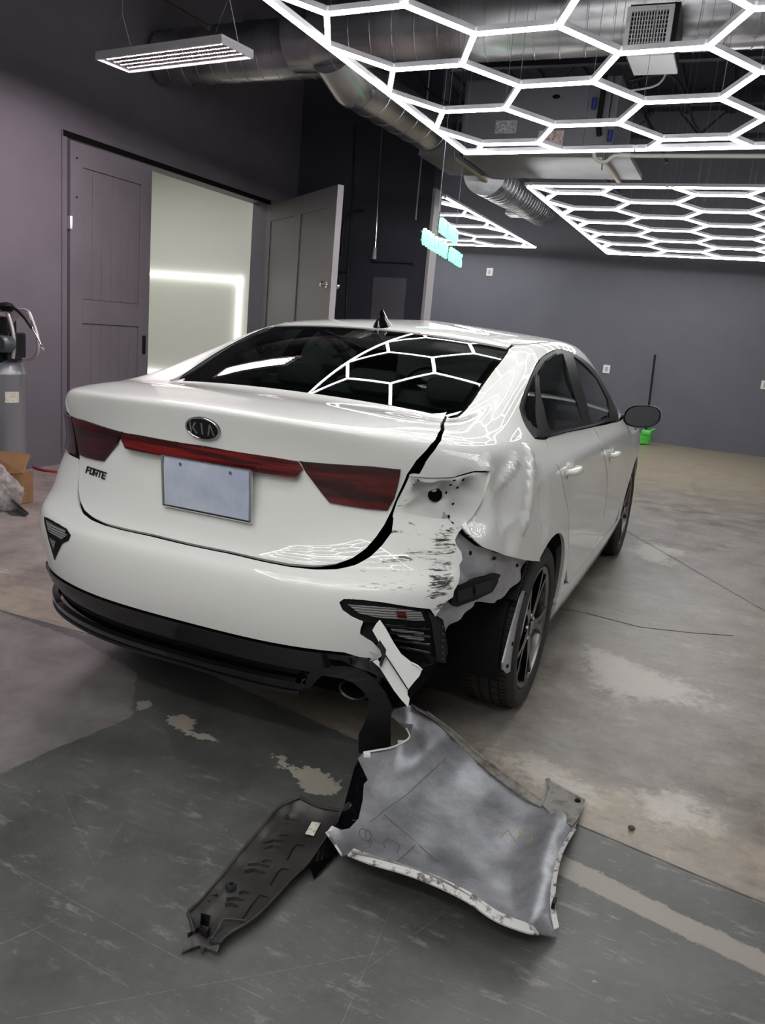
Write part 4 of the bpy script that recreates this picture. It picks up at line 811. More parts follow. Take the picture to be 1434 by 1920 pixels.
# open two-panel leaf
he = np.array([-2.19, 5.10]); hs = np.array([LX+.02, OY1]); dv = (he-hs); Ld = np.linalg.norm(dv); ang = math.atan2(dv[1], dv[0])
od = thing('hinged_door', 'tall grey two-panel door standing open into the shop', 'door', (hs[0], hs[1], 0))
def leaf(name, a, b, za, zb, ta, tb, m=DOOR2, bev=.003):
    bm = bmesh.new(); M = Matrix.Rotation(ang, 3, 'Z'); add_box(bm, (0, 0, 0), (b-a, tb-ta, zb-za), bev=bev)
    for v in bm.verts: q = M @ Vector((v.co.x+(a+b)/2, v.co.y+(ta+tb)/2, v.co.z+(za+zb)/2)); v.co = q+Vector((hs[0], hs[1], 0))
    return obj(name, bm, m, od)
leaf('core', 0, Ld, .02, 2.63, -.018, .018)
for sd in (1, -1):
    t0, t1 = (.018, .030) if sd > 0 else (-.030, -.018)
    for a, b in ((0, .16), (Ld/2-.09, Ld/2+.09), (Ld-.16, Ld)): leaf('stile', a, b, .02, 2.63, t0, t1)
    for za, zb in ((.02, .25), (2.45, 2.63)):
        leaf('rail', .161, Ld/2-.091, za, zb, t0, t1); leaf('rail', Ld/2+.091, Ld-.161, za, zb, t0, t1)
leaf('door_edge', Ld-.004, Ld+.004, .02, 2.63, -.030, .030, TRIMG)
P = np.array([hs[0]+math.cos(ang)*(Ld-.10), hs[1]+math.sin(ang)*(Ld-.10), 1.75]); tdir = Vector((-math.sin(ang), math.cos(ang), 0))
for sg in (1, -1):
    bm = bmesh.new(); add_lathe(bm, [(.03, .030), (.03, .036), (.012, .038), (.012, .06), (.028, .068), (.030, .085), (.018, .098), (0, .10)], 18, Matrix.Translation((P[0], P[1], 1.74)) @ (tdir*sg).to_track_quat('Z', 'Y').to_matrix().to_4x4()); obj('door_knob', bm, CHROME, od, smooth=40)
# light rectangle on the side room wall
LIGHTW = mat('white_light_diffuser', (.9, .9, .9), .5, emit=(1, 1, 1), emit_s=TUBE); LIGHTF = mat('side_room_light_diffuser', (.9, .9, .9), .5, emit=(1, 1, .95), emit_s=3.2)
fr_ = thing('wall_light_frame', 'white rectangle of light tubes on the cream side-room wall', 'light', (-6.2, 7.98, .4))
P1, P2 = on((447, 525), 'y', 7.96), on((275, 697), 'y', 7.96)
xr, zt, zb = P1[0], P1[2], P2[2]; xl = xr-2.6
for a, b in (((xl, zt), (xr, zt)), ((xr, zt), (xr, zb)), ((xr, zb), (xl, zb)), ((xl, zb), (xl, zt))):
    lo = (min(a[0], b[0])-.016, 7.955, min(a[1], b[1])-.016); hi = (max(a[0], b[0])+.016, 7.985, max(a[1], b[1])+.016); box('light_tube', lo, hi, LIGHTF, fr_)
# electrics on the dark partition
def wp(p, y=7.09): return on(p, 'y', y)
rd = thing('hanging_rod', 'bright thin metal rod hanging before the dark partition', 'rod', wp((713, 330)))
tube('shaft', [(*wp((716, 250), 7.0)[:2], 4.88), wp((716, 250), 7.0), wp((703, 470), 7.0)], .010, CHROME, rd, 8); tube('grip', [wp((703, 464), 7.0), wp((701, 486), 7.0)], [.018, .028], TRIMG, rd, 10)
rd = thing('hanging_cable', 'short pale cable hanging beside the grey wall post', 'cable', wp((789, 320))); tube('cable_run', [(*wp((789, 310), 7.0)[:2], 4.88), wp((789, 310), 7.0), wp((779, 412), 7.0)], .008, TRIMG, rd, 6)
cdt = thing('wall_conduit', 'dark bent conduit on the partition behind the open door', 'pipe', wp((650, 430)))
tube('pipe_run', catmull([wp(p) for p in ((641, 480), (642, 440), (648, 412), (662, 398), (680, 395))], 5), .018, STEEL, cdt, 8); tube('pipe_run', [wp(p) for p in ((665, 235), (661, 380), (652, 520), (648, 600))], .010, STEEL, cdt, 6); box('junction_box', wp((640, 465))-np.array([.06, .04, .28]), wp((648, 510))+np.array([.04, .03, .0]), STEEL, cdt)
tube('bracket', [wp((697, 488)), wp((699, 491)), wp((775, 494)), wp((775, 499))], .012, STEEL, cdt, 6)
tag(slab('wall_panel', [wp((700, 519)), wp((762, 522)), wp((755, 602)), wp((694, 602))], .03, WALL, normal=(0, -1, 0)), 'grey cover panel low on the dark partition', 'panel')
for nm, p, lb in (('wall_outlet', (1137, 692), 'white wall outlet left of the mop handle on the far wall'), ('wall_outlet', (918, 510), 'white wall box high up below the left light grid'), ('wall_outlet', (1434, 722), 'white wall outlet cut by the right picture edge')):
    P = on(p, 'y', FY-.004); t = tag(box(nm, P-np.array([.055, .012, .065]), P+np.array([.055, .004, .065]), mat('outlet_white', (.75, .74, .70), .4) if 'outlet_white' not in bpy.data.materials else bpy.data.materials['outlet_white'], bev=.004), lb, 'outlet')
    box('socket', P-np.array([.022, .016, .035]), P+np.array([.022, -.010, .035]), TRIMG, None, bev=.002); s_ = bpy.context.scene.objects[-1] if False else COL.objects[-1]; s_.parent = t; s_.matrix_parent_inverse = Matrix.Identity(4)
# ---------------------------------------------------------------- floor
def vnoise(X, Y, sc, seed):
    rs = np.random.RandomState(seed); T = rs.rand(64, 64); x = X*sc; y = Y*sc; xi = np.floor(x).astype(int); yi = np.floor(y).astype(int); fx = x-xi; fy = y-yi; fx = fx*fx*(3-2*fx); fy = fy*fy*(3-2*fy)
    g = lambda a, b: T[a % 64, b % 64]; return (g(xi, yi)*(1-fx)+g(xi+1, yi)*fx)*(1-fy)+(g(xi, yi+1)*(1-fx)+g(xi+1, yi+1)*fx)*fy
xs = np.concatenate([np.arange(-8.2, -2, .2), np.arange(-2, 3, .025), np.arange(3, RX+.01, .2)]); ys = np.concatenate([np.arange(NY, -1.2, .2), np.arange(-1.2, 3.4, .025), np.arange(3.4, FY+.01, .1)])
X, Y = np.meshgrid(xs, ys, indexing='ij')
JL = np.array([onz(p)[:2] for p in ((0, 1145), (300, 1225), (672, 1390), (1080, 1545), (1434, 1695))]); J0 = JL[0]; Jd = (JL[-1]-JL[0])/np.linalg.norm(JL[-1]-JL[0]); Jn = np.array([-Jd[1], Jd[0]])
def jy(x): return np.interp(x, [-9, *JL[:, 0], 9], [JL[0, 1]+.9, *JL[:, 1], JL[-1, 1]-.85])
s_ = Y-jy(X) + .012*(vnoise(X, Y, 9, 1)-.5)                # > 0 beyond the joint
sm = lambda a, b, t: (lambda k: k*k*(3-2*k))(np.clip((t-a)/(b-a), 0, 1))
def poly_mask(P, soft):
    Q = np.array([onz(p)[:2] for p in P]); pts = np.stack([X.ravel(), Y.ravel()], -1); ins = inpoly(pts, Q.tolist()); d = np.full(len(pts), 1e9)
    near = np.all((pts > Q.min(0)-soft*2) & (pts < Q.max(0)+soft*2), axis=1); idx = np.where(near)[0]
    for i in range(len(Q)):
        a, b = Q[i], Q[(i+1) % len(Q)]; L = b-a; t = np.clip(((pts[idx]-a) @ L)/(L @ L), 0, 1); d[idx] = np.minimum(d[idx], np.linalg.norm(pts[idx]-a-t[:, None]*L, axis=1))
    sd = np.where(ins, d, -d); return np.clip(.5+sd/soft*.5, 0, 1).reshape(X.shape)
paint = sm(.01, -.01, s_)
bare = poly_mask([(-400, 1080), (0, 1146), (150, 1200), (258, 1262), (245, 1345), (100, 1405), (0, 1452), (-400, 1600)], .05)
band = poly_mask([(1020, 1588), (1130, 1640), (1250, 1702), (1434, 1788), (1700, 1935), (2400, 2330), (2400, 2390), (1700, 1985), (1434, 1828), (1230, 1730), (1100, 1665), (1010, 1620)], .03)
chip = np.maximum.reduce([poly_mask(L, .03) for L in ([(312, 1345), (340, 1338), (362, 1350), (368, 1372), (400, 1380), (415, 1390), (380, 1388), (345, 1372), (318, 1362)], [(545, 1440), (575, 1436), (610, 1448), (640, 1475), (625, 1488), (585, 1490), (555, 1465)], [(508, 1412), (535, 1418), (548, 1438), (530, 1440)], [(252, 1318), (280, 1312), (285, 1325), (262, 1333)])])
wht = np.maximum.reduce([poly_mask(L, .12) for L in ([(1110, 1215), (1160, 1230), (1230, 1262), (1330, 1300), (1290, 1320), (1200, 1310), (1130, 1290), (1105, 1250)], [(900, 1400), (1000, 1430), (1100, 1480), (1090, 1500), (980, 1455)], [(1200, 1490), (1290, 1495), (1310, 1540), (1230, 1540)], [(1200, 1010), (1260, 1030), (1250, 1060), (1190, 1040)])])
tan = sm(-.0, .03, s_)*sm(.34, .20, s_+.06*(vnoise(X, Y, 3, 5)-.5))
farw = sm(5.5, 8.5, Y)
me = bpy.data.meshes.new('floor'); n0, n1 = X.shape; V = np.stack([X, Y, np.zeros_like(X)], -1).reshape(-1, 3); idx = np.arange(n0*n1).reshape(n0, n1)
F = np.stack([idx[:-1, :-1], idx[1:, :-1], idx[1:, 1:], idx[:-1, 1:]], -1).reshape(-1, 4)
me.vertices.add(len(V)); me.vertices.foreach_set('co', V.ravel()); me.loops.add(F.size); me.loops.foreach_set('vertex_index', F.ravel()); me.polygons.add(len(F)); me.polygons.foreach_set('loop_start', np.arange(0, F.size, 4)); me.update(); me.validate()
for nm, A in (('paint', paint*(1-band)), ('bare', bare), ('chip', chip), ('wht', wht), ('tan', tan), ('farw', farw), ('band', band)):
    a = me.attributes.new(nm, 'FLOAT', 'POINT'); a.data.foreach_set('value', A.ravel().astype(np.float32))
FM = bpy.data.materials.new('worn_concrete_floor'); FM.use_nodes = True; nt = FM.node_tree; B = nt.nodes['Principled BSDF']
tc = nt.nodes.new('ShaderNodeTexCoord')
def NZ(scale, detail=8, rough=.6, sc=(1, 1, 1), rot=0, dist=0):
    mp = nt.nodes.new('ShaderNodeMapping'); mp.inputs['Scale'].default_value = sc; mp.inputs['Rotation'].default_value = (0, 0, rot); nt.links.new(tc.outputs['Object'], mp.inputs[0])
    n = nt.nodes.new('ShaderNodeTexNoise'); n.inputs['Scale'].default_value = scale; n.inputs['Detail'].default_value = detail; n.inputs['Roughness'].default_value = rough; n.inputs['Distortion'].default_value = dist; nt.links.new(mp.outputs[0], n.inputs[0]); return n.outputs[0]
def AT(nm): a = nt.nodes.new('ShaderNodeAttribute'); a.attribute_name = nm; return a.outputs['Fac']
def MA(op, a, b=None, c=None):
    m = nt.nodes.new('ShaderNodeMath'); m.operation = op; m.use_clamp = op in ('MULTIPLY', 'SUBTRACT') and False
    for i, v in enumerate((a, b, c)):
        if v is None: continue
        if isinstance(v, (int, float)): m.inputs[i].default_value = v
        else: nt.links.new(v, m.inputs[i])
    return m.outputs[0]
def RG(x, lo, hi):
    m = nt.nodes.new('ShaderNodeMapRange'); m.inputs[1].default_value = lo; m.inputs[2].default_value = hi; nt.links.new(x, m.inputs[0]); return m.outputs[0]
def MX(f, a, b):
    m = nt.nodes.new('ShaderNodeMix'); m.data_type = 'RGBA'
    if isinstance(f, (int, float)): m.inputs[0].default_value = f
    else: nt.links.new(f, m.inputs[0])
    for i, v in ((6, a), (7, b)):
        if isinstance(v, tuple): m.inputs[i].default_value = (*v, 1)
        else: nt.links.new(v, m.inputs[i])
    return m.outputs[2]
nA, nB, nC = NZ(1.1), NZ(4.5, 10, .7), NZ(28, 8, .7); nD = NZ(2.2, 6, .6)
conc = MX(RG(nB, .35, .68), (.135, .112, .096), (.315, .278, .242)); conc = MX(MA('MULTIPLY', RG(nA, .42, .65), .5), conc, (.30, .285, .27)); conc = MX(MA('MULTIPLY', RG(nC, .52, .75), .35), conc, (.12, .105, .095))
conc = MX(MA('MULTIPLY', AT('farw'), .8), conc, (.34, .29, .20)); conc = MX(MA('MULTIPLY', AT('tan'), RG(nB, .25, .6)), conc, (.33, .28, .215))
conc = MX(MA('MULTIPLY', RG(NZ(9, 10, .8, (1, 2.6, 1), .35), .50, .68), .55), conc, (.10, .086, .077)); conc = MX(MA('MULTIPLY', RG(NZ(13, 9, .8, (2.4, 1, 1), .9), .55, .70), .35), conc, (.48, .45, .41)); conc = MX(MA('MULTIPLY', RG(NZ(60, 4, .7), .60, .72), .25), conc, (.07, .06, .055))
thr = lambda a, n, k=.55, w=.08: RG(MA('ADD', a, MA('MULTIPLY', MA('SUBTRACT', n, .5), k*2)), .5-w, .5+w)
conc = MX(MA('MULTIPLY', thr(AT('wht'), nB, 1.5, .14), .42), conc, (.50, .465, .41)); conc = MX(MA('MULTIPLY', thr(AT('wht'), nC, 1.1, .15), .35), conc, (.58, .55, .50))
pnt = MX(RG(nD, .35, .68), (.058, .060, .057), (.120, .122, .114)); pnt = MX(MA('MULTIPLY', RG(nC, .5, .78), .3), pnt, (.16, .155, .145))
bar = MX(RG(nB, .3, .7), (.125, .112, .112), (.25, .225, .22)); pnt = MX(thr(AT('bare'), nC, .25, .04), pnt, bar)
chipn = thr(AT('chip'), nC, .9, .03)
wear = RG(MA('MULTIPLY', RG(NZ(7, 9, .75, (1, 3.2, 1), .5), .57, .63), RG(nA, .44, .54)), 0, 1)
dots = RG(NZ(16, 6, .7), .685, .70); pnt = MX(MA('MULTIPLY', wear, .6), pnt, (.25, .225, .20)); pnt = MX(MA('MULTIPLY', RG(NZ(22, 10, .8, (1, 4, 1), 1.2), .56, .64), MA('MULTIPLY', RG(NZ(1.7, 4, .6), .42, .6), .5)), pnt, (.24, .23, .21)); pnt = MX(MA('MULTIPLY', RG(NZ(34, 8, .8), .62, .66), .5), pnt, (.26, .24, .22)); pnt = MX(MA('MULTIPLY', dots, .8), pnt, (.34, .31, .28))
pnt = MX(chipn, pnt, (.33, .30, .25))
col = MX(thr(AT('paint'), nC, .25, .05), conc, pnt); col = MX(MA('MULTIPLY', thr(AT('band'), nC, .6, .05), .9), col, (.27, .245, .215))
scr = None
for rot, sd in ((.35, 1), (1.15, 2), (-.6, 3), (2.2, 4)):
    s = RG(NZ(3.0, 3, .5, (1.2, 60, 1), rot), .715, .735); scr = s if scr is None else MA('MAXIMUM', scr, s)
col = MX(MA('MULTIPLY', scr, MA('MULTIPLY', RG(nD, .45, .6), .5)), col, (.42, .40, .37))
# long single scratches where they run across the paint
def line_mask(p, q, w):
    a, b = onz(p)[:2], onz(q)[:2]; L = np.linalg.norm(b-a); mp = nt.nodes.new('ShaderNodeMapping'); mp.vector_type = 'TEXTURE'; mp.inputs['Location'].default_value = (*((a+b)/2), 0); mp.inputs['Rotation'].default_value = (0, 0, math.atan2(*(b-a)[::-1])); mp.inputs['Scale'].default_value = (L/2, w*.55, 1)
    nt.links.new(tc.outputs['Object'], mp.inputs[0]); sp = nt.nodes.new('ShaderNodeSeparateXYZ'); nt.links.new(mp.outputs[0], sp.inputs[0]); x = MA('ABSOLUTE', sp.outputs[0]); y = MA('ABSOLUTE', MA('ADD', sp.outputs[1], MA('MULTIPLY', MA('SUBTRACT', nB, .5), 3))); return MA('MULTIPLY', MA('LESS_THAN', x, 1.0), RG(y, 1.0, .3))
lm = None
for p, q, w in (((0, 1615), (352, 1806), .0022), ((200, 1480), (430, 1570), .002), ((112, 1480), (178, 1625), .0016), ((250, 1510), (150, 1670), .0016), ((30, 1910), (720, 1785), .0018), ((735, 1700), (640, 1920), .0018), ((980, 1795), (1140, 1880), .002), ((0, 1770), (110, 1722), .003), ((1240, 1850), (1262, 1888), .002), ((960, 1620), (640, 1850), .0014), ((430, 1570), (560, 1640), .0016), ((40, 1730), (240, 1850), .0016)):
    s = line_mask(p, q, w); lm = s if lm is None else MA('MAXIMUM', lm, s)
col = MX(MA('MULTIPLY', MA('MULTIPLY', lm, RG(nC, .35, .6)), .5), col, (.36, .34, .31))
nt.links.new(col, B.inputs['Base Color'])
rg_ = RG(nB, .3, .7); rough = MA('ADD', MA('MULTIPLY', rg_, .16), .30); nt.links.new(rough, B.inputs['Roughness']); B.inputs['Specular IOR Level'].default_value = .45
bp = nt.nodes.new('ShaderNodeBump'); bp.inputs['Strength'].default_value = .35; bp.inputs['Distance'].default_value = .004; nt.links.new(MA('ADD', nC, MA('MULTIPLY', chipn, -.4)), bp.inputs['Height']); nt.links.new(bp.outputs[0], B.inputs['Normal'])
fl_o = bpy.data.objects.new('floor', me); COL.objects.link(fl_o); me.materials.append(FM); struct(fl_o)
JM = mat('joint_filler', (.05, .045, .04), .9); JM2 = mat('joint_edge_dirt', (.11, .10, .085), .9)
for L in ([(1040, 1140), (1100, 1150), (1200, 1176), (1300, 1187), (1375, 1192)], [(1170, 993), (1434, 1146)], [(1190, 938), (1434, 980)]):
    bm = bmesh.new(); P = [Vector(onz(p)) for p in L]
    w_ = .009 if L[0][0] == 1040 else .006
    for a, b in zip(P, P[1:]):
        n = Vector((-(b-a).y, (b-a).x, 0)).normalized()*w_/2; vs = [bm.verts.new(p+Vector((0, 0, .0008))) for p in (a+n, b+n, b-n, a-n)]; bm.faces.new(vs)
    struct(obj('trim_5', bm, JM))
bm = bmesh.new(); P = [(x, float(jy(x)), 0) for x in np.arange(-3.6, 4.5, .15)]
for a, b in zip(P, P[1:]): 
    vs = [bm.verts.new(v) for v in ((a[0], a[1]-.0025, .001), (b[0], b[1]-.0025, .001), (b[0], b[1]+.0025, .001), (a[0], a[1]+.0025, .001))]; bm.faces.new(vs)
struct(obj('trim_6', bm, JM2))
# ---------------------------------------------------------------- hexagon light grids
HOUSING = mat('light_tube_housing', (.55, .54, .58), .35, metal=.2); CLIP = mat('clear_joint', (.75, .75, .8), .2)
h3 = math.sqrt(3)/2
_tube_mesh = {}
def tube_mesh(L):
    k = round(L, 3)
    if k in _tube_mesh: return _tube_mesh[k]
    bm = bmesh.new(); w = .0140
    sec = [(-w, .026), (w, .026), (w, -.001), (w, -.011), (w*.6, -.016), (-w*.6, -.016), (-w, -.011), (-w, -.001)]
    a = [bm.verts.new((-k/2, y, z)) for y, z in sec]; b = [bm.verts.new((k/2, y, z)) for y, z in sec]
    for i in range(8):
        f = bm.faces.new((a[i], b[i], b[(i+1) % 8], a[(i+1) % 8])); f.material_index = 1 if i in (2, 3, 4, 5, 6) else 0
    f = bm.faces.new(a[::-1]); f = bm.faces.new(b); bmesh.ops.recalc_face_normals(bm, faces=bm.faces)
    me = bpy.data.meshes.new('light_tube'); bm.to_mesh(me); bm.free(); me.materials.append(HOUSING); me.materials.append(LIGHTW); _tube_mesh[k] = me; return me
bm = bmesh.new(); add_box(bm, (0, 0, .008), (.036, .036, .022), bev=.004); _jm = bpy.data.meshes.new('joint'); bm.to_mesh(_jm); bm.free(); _jm.materials.append(CLIP)
WIRE = mat('hanger_wire', (.22, .22, .26), .4, metal=.6)
def grid(label, s, x0, y0, a, z0, ky, kx, bx, by, off=(0, 0)):
    g = thing('hexagon_light_grid', label, 'ceiling light', (0, 0, 0), 'hexagon light grids under the ceiling')
    def W3(p): X = p[0]*s; Y = p[1]*s; return Vector((x0+X*math.cos(a)-Y*math.sin(a), y0+X*math.sin(a)+Y*math.cos(a), z0+ky*Y+kx*X))
    E = {}; nodes = {}
    for i in range(-24, 25):
        for j in range(-60, 61):
            cx = 1.5*i; cy = (2*j+(i % 2))*h3
            if not (bx[0]-1.2 < cx < bx[1]+1.2 and by[0]-1.2 < cy < by[1]+1.2): continue
            c = [(cx+x, cy+y) for x, y in ((1, 0), (.5, h3), (-.5, h3), (-1, 0), (-.5, -h3), (.5, -h3))]
            for k in range(6):
                p, q = c[k], c[(k+1) % 6]; key = tuple(sorted(((round(p[0], 2), round(p[1], 2)), (round(q[0], 2), round(q[1], 2))))); E[key] = (p, q)
    def clip(p, q):
        t0, t1 = 0.0, 1.0
        for ax, (lo, hi) in ((0, bx), (1, by)):
            d = q[ax]-p[ax]
            if abs(d) < 1e-9:
                if p[ax] < lo+.02 or p[ax] > hi-.02: return None
                continue
            ta, tb = (lo-p[ax])/d, (hi-p[ax])/d; t0 = max(t0, min(ta, tb)); t1 = min(t1, max(ta, tb))
        if t1-t0 < .12: return None
        return (p[0]+(q[0]-p[0])*t0, p[1]+(q[1]-p[1])*t0), (p[0]+(q[0]-p[0])*t1, p[1]+(q[1]-p[1])*t1)
    segs = []
    for p, q in E.values():
        c = clip(p, q)
        if c: segs.append(c); 
        if c:
            for n in c: nodes[(round(n[0], 2), round(n[1], 2))] = n
    def run(p, q, n):
        for k in range(n): segs.append(((p[0]+(q[0]-p[0])*k/n, p[1]+(q[1]-p[1])*k/n), (p[0]+(q[0]-p[0])*(k+1)/n, p[1]+(q[1]-p[1])*(k+1)/n)))
        for k in range(n+1): nodes[(round(p[0]+(q[0]-p[0])*k/n, 2), round(p[1]+(q[1]-p[1])*k/n, 2))] = (p[0]+(q[0]-p[0])*k/n, p[1]+(q[1]-p[1])*k/n)
    nx = max(1, round((bx[1]-bx[0])*s/1.2)); ny = max(1, round((by[1]-by[0])*s/1.2))
    run((bx[0], by[0]), (bx[1], by[0]), nx); run((bx[0], by[1]), (bx[1], by[1]), nx); run((bx[0], by[0]), (bx[0], by[1]), ny); run((bx[1], by[0]), (bx[1], by[1]), ny)
    for p, q in segs:
        A, B = W3(p), W3(q); d = B-A; L = d.length-.012
        if L < .03: continue
        o = bpy.data.objects.new('light_tube', tube_mesh(round(L/.005)*.005)); COL.objects.link(o); o.parent = g
        X = d.normalized(); Yv = Vector((0, 0, 1)).cross(X).normalized(); Z = X.cross(Yv); C = (A+B)/2
        o.matrix_local = Matrix(((X.x, Yv.x, Z.x, C.x), (X.y, Yv.y, Z.y, C.y), (X.z, Yv.z, Z.z, C.z), (0, 0, 0, 1)))
    bmj = bmesh.new(); bmw = bmesh.new()
    for n, k in nodes.items():
        P = W3(k); add_box(bmj, P+Vector((0, 0, .008)), (.038, .038, .026)); 
        if (int(round(n[0]*2+n[1]*3)) % 2) == 0 or abs(n[0]-bx[0]) < .1 or abs(n[1]-by[1]) < .1:
            if (3.6 < P.y < 4.85 and P.x > -3.8) or (-2.3 < P.x < .3 and 4.0 < P.y < 6.7) or (-2.3 < P.x < -.6 and P.y > 6): continue
            add_tube(bmw, [P+Vector((0, 0, .02)), Vector((P.x, P.y, 4.88))], .0018, 3, caps=False)
    o = obj('joint', bmj, CLIP, g); o['kind'] = 'stuff'; o = obj('hanger_wire', bmw, WIRE, g); o['kind'] = 'stuff'
    return g
G1 = dict(s=.435, x0=.828, y0=3.076, a=-.064, z0=2.852, ky=-.045, kx=.005)
grid('glowing white hexagon grid over the car boot', **G1, bx=(-4, 2), by=(-7.42*h3, 3.58*h3))
grid('glowing white hexagon grid before the far wall, right of the round duct', .435, -.277, 6.838, -.042, 2.825, -.032, -.003, (-1, 5), (-1.8*h3, 9.25*h3))
grid('glowing white hexagon grid at far left, behind the green sign', .435, -2.47, 7.36, -.095, 2.94, -.042, 0, (-5, 1), (.25, 9.1*h3))
grid('glowing white hexagon grid above the photographer', .435, .85, -2.2, -.03, 2.95, 0.0, 0.0, (-4, 2), (-7.42*h3, 3.58*h3))
grid('glowing white hexagon grid on the right of the car', .435, 6.0, 3.2, -.04, 2.90, -.01, 0.0, (-4, 2), (-7.42*h3, 3.58*h3))
# ---------------------------------------------------------------- ducts
def duct_mat():
    m = bpy.data.materials.new('galvanised_duct'); m.use_nodes = True; nt = m.node_tree; b = nt.nodes['Principled BSDF']; b.inputs['Metallic'].default_value = .9; b.inputs['Roughness'].default_value = .3
    tc = nt.nodes.new('ShaderNodeTexCoord'); n = nt.nodes.new('ShaderNodeTexNoise'); n.inputs['Scale'].default_value = 3; nt.links.new(tc.outputs['Object'], n.inputs[0])
    r = nt.nodes.new('ShaderNodeValToRGB'); r.color_ramp.elements[0].color = (.26, .26, .275, 1); r.color_ramp.elements[1].color = (.5, .5, .51, 1); r.color_ramp.elements[0].position = .35; r.color_ramp.elements[1].position = .7; nt.links.new(n.outputs[0], r.inputs[0]); nt.links.new(r.outputs[0], b.inputs['Base Color'])
    r2 = nt.nodes.new('ShaderNodeMapRange'); r2.inputs[3].default_value = .2; r2.inputs[4].default_value = .38; nt.links.new(n.outputs[0], r2.inputs[0]); nt.links.new(r2.outputs[0], b.inputs['Roughness']); return m
DUCT = duct_mat()
def duct(name, a, b, r, parent, seams=.17, seg=40, ends=True):
    a, b = Vector(a), Vector(b); L = (b-a).length; M = Matrix.Translation(a) @ (b-a).to_track_quat('Z', 'Y').to_matrix().to_4x4(); prof = []
    n = max(1, int(L/seams)); 
    for k in range(n+1):
        z = L*k/n
        if 0 < k < n: prof += [(r, z-.007), (r+.004, z-.004), (r+.004, z+.004), (r, z+.007)]
        else: prof.append((r, z))
    if ends: prof = [(0, .001)]+prof+[(0, L-.001)]
    bm = bmesh.new(); add_lathe(bm, prof, seg, M)
    # spiral look: lean the rings a little
    ax = (b-a).normalized(); side = ax.cross(Vector((0, 0, 1))).normalized()
    for v in bm.verts: v.co += ax*((v.co-a).dot(side))*.18
    return obj(name, bm, DUCT, parent, smooth=35)
d1 = thing('ventilation_duct', 'big shiny round duct crossing above the nearest light grid', 'duct', (-.5, 4.2, 3.55))
duct('duct_section', (-2.0, 4.15, 3.58), (3.8, 4.02, 3.56), .265, d1, .175); duct('duct_section', (-3.75, 4.5, 3.56), (-2.0, 4.40, 3.555), .225, d1, .15)
bm = bmesh.new(); add_lathe(bm, [(.235, -.28), (.255, -.27), (.26, 0), (.27, .14)], 40, Matrix.Translation((-1.95, 4.2, 3.565)) @ Matrix.Rotation(PI/2, 4, 'Y')); obj('tee_collar', bm, DUCT, d1, smooth=50)
tube('branch', [on((628, 96), 'y', 4.15), on((665, 155), 'y', 4.45)], .2, DUCT, d1, 32); bm = bmesh.new(); bmesh.ops.create_uvsphere(bm, u_segments=28, v_segments=16, radius=.197)
for v in bm.verts: v.co += Vector(on((665, 155), 'y', 4.45))
obj('elbow', bm, DUCT, d1, smooth=True)
vt = thing('air_register', 'white louvred air register on the shiny duct', 'vent', (.62, 3.62, 3.25)); 
V0, V1 = on((1166, 98), 'y', 3.62), on((1266, 8), 'y', 3.62)
x0_, x1_, z0_, z1_ = V0[0], V1[0], V0[2], V1[2]
LOUV = mat('register_white', (.55, .55, .56), .4, metal=.3)
box('collar', (x0_+.01, 3.64, z0_+.0), (x1_+.03, 3.95, z1_+.02), BLACKM, vt); fw = .028
for lo, hi in (((x0_, z0_), (x1_, z0_+fw)), ((x0_, z1_-fw), (x1_, z1_)), ((x0_, z0_+fw), (x0_+fw, z1_-fw)), ((x1_-fw, z0_+fw), (x1_, z1_-fw))): box('frame', (lo[0], 3.61, lo[1]), (hi[0], 3.638, hi[1]), LOUV, vt)
for k in range(1, 13): x = x0_+fw+(x1_-x0_-2*fw)*k/13; box('blade', (x-.003, 3.615, z0_+fw), (x+.003, 3.637, z1_-fw), LOUV, vt)
for k in range(1, 8): z = z0_+fw+(z1_-z0_-2*fw)*k/8; box('blade', (x0_+fw, 3.625, z-.002), (x1_-fw, 3.637, z+.002), LOUV, vt)
box('box_underside', (x0_+.03, 3.64, z0_-.02), (x1_+.03, 4.0, z0_-.002), LOUV, vt)
d2 = thing('ventilation_duct', 'long round duct running to the far wall beside the equipment box', 'duct', (-1.97, 8, 3.45))
duct('duct_section', on((665, 155), 'y', 4.45), on((848, 268), 'y', 6.0), .19, d2, .20); duct('duct_section', on((903, 322), 'y', 6.4)+(on((1018, 397), 'y', 11.0)-on((903, 322), 'y', 6.4))*.03, on((1018, 397), 'y', 11.0), .21, d2, .20)
bm = bmesh.new(); add_box(bm, tuple(on((968, 396), 'y', 9.6)), (.24, .3, .14), bev=.02); obj('boot', bm, DUCT, d2)
GALV = mat('galvanised_sheet', (.12, .12, .125), .5, metal=.4, noise=(4, (.17, .17, .175), .3, .7)); UNIT = mat('equipment_grey', (.165, .165, .19), .45, metal=.3)
hv = thing('air_handler', 'grey ceiling-hung air handling unit with stickers behind the nearest grid', 'air conditioner', (-.55, 6, 3.0))
bx0, bx1, by0, by1, bz0, bz1 = -1.25, .12, 5.58, 6.5, 3.02, 3.62
box('cabinet', (bx0, by0, bz0), (bx1, by1, bz1), UNIT, hv, bev=.008); box('door_panel', (bx0+.42, by0-.008, bz0+.02), (bx1-.25, by0, bz1-.02), UNIT, hv, bev=.003); box('door_panel', (bx0+.02, by0-.008, bz0+.02), (bx0+.40, by0, bz1-.02), UNIT, hv, bev=.003)
box('drain_tray', (bx0+.05, by0-.02, bz0-.05), (bx1+.16, by1, bz0-.005), GALV, hv, bev=.004); box('plenum', (-1.66, 5.60, 2.99), (-1.25, 6.5, 3.12), GALV, hv, bev=.005)
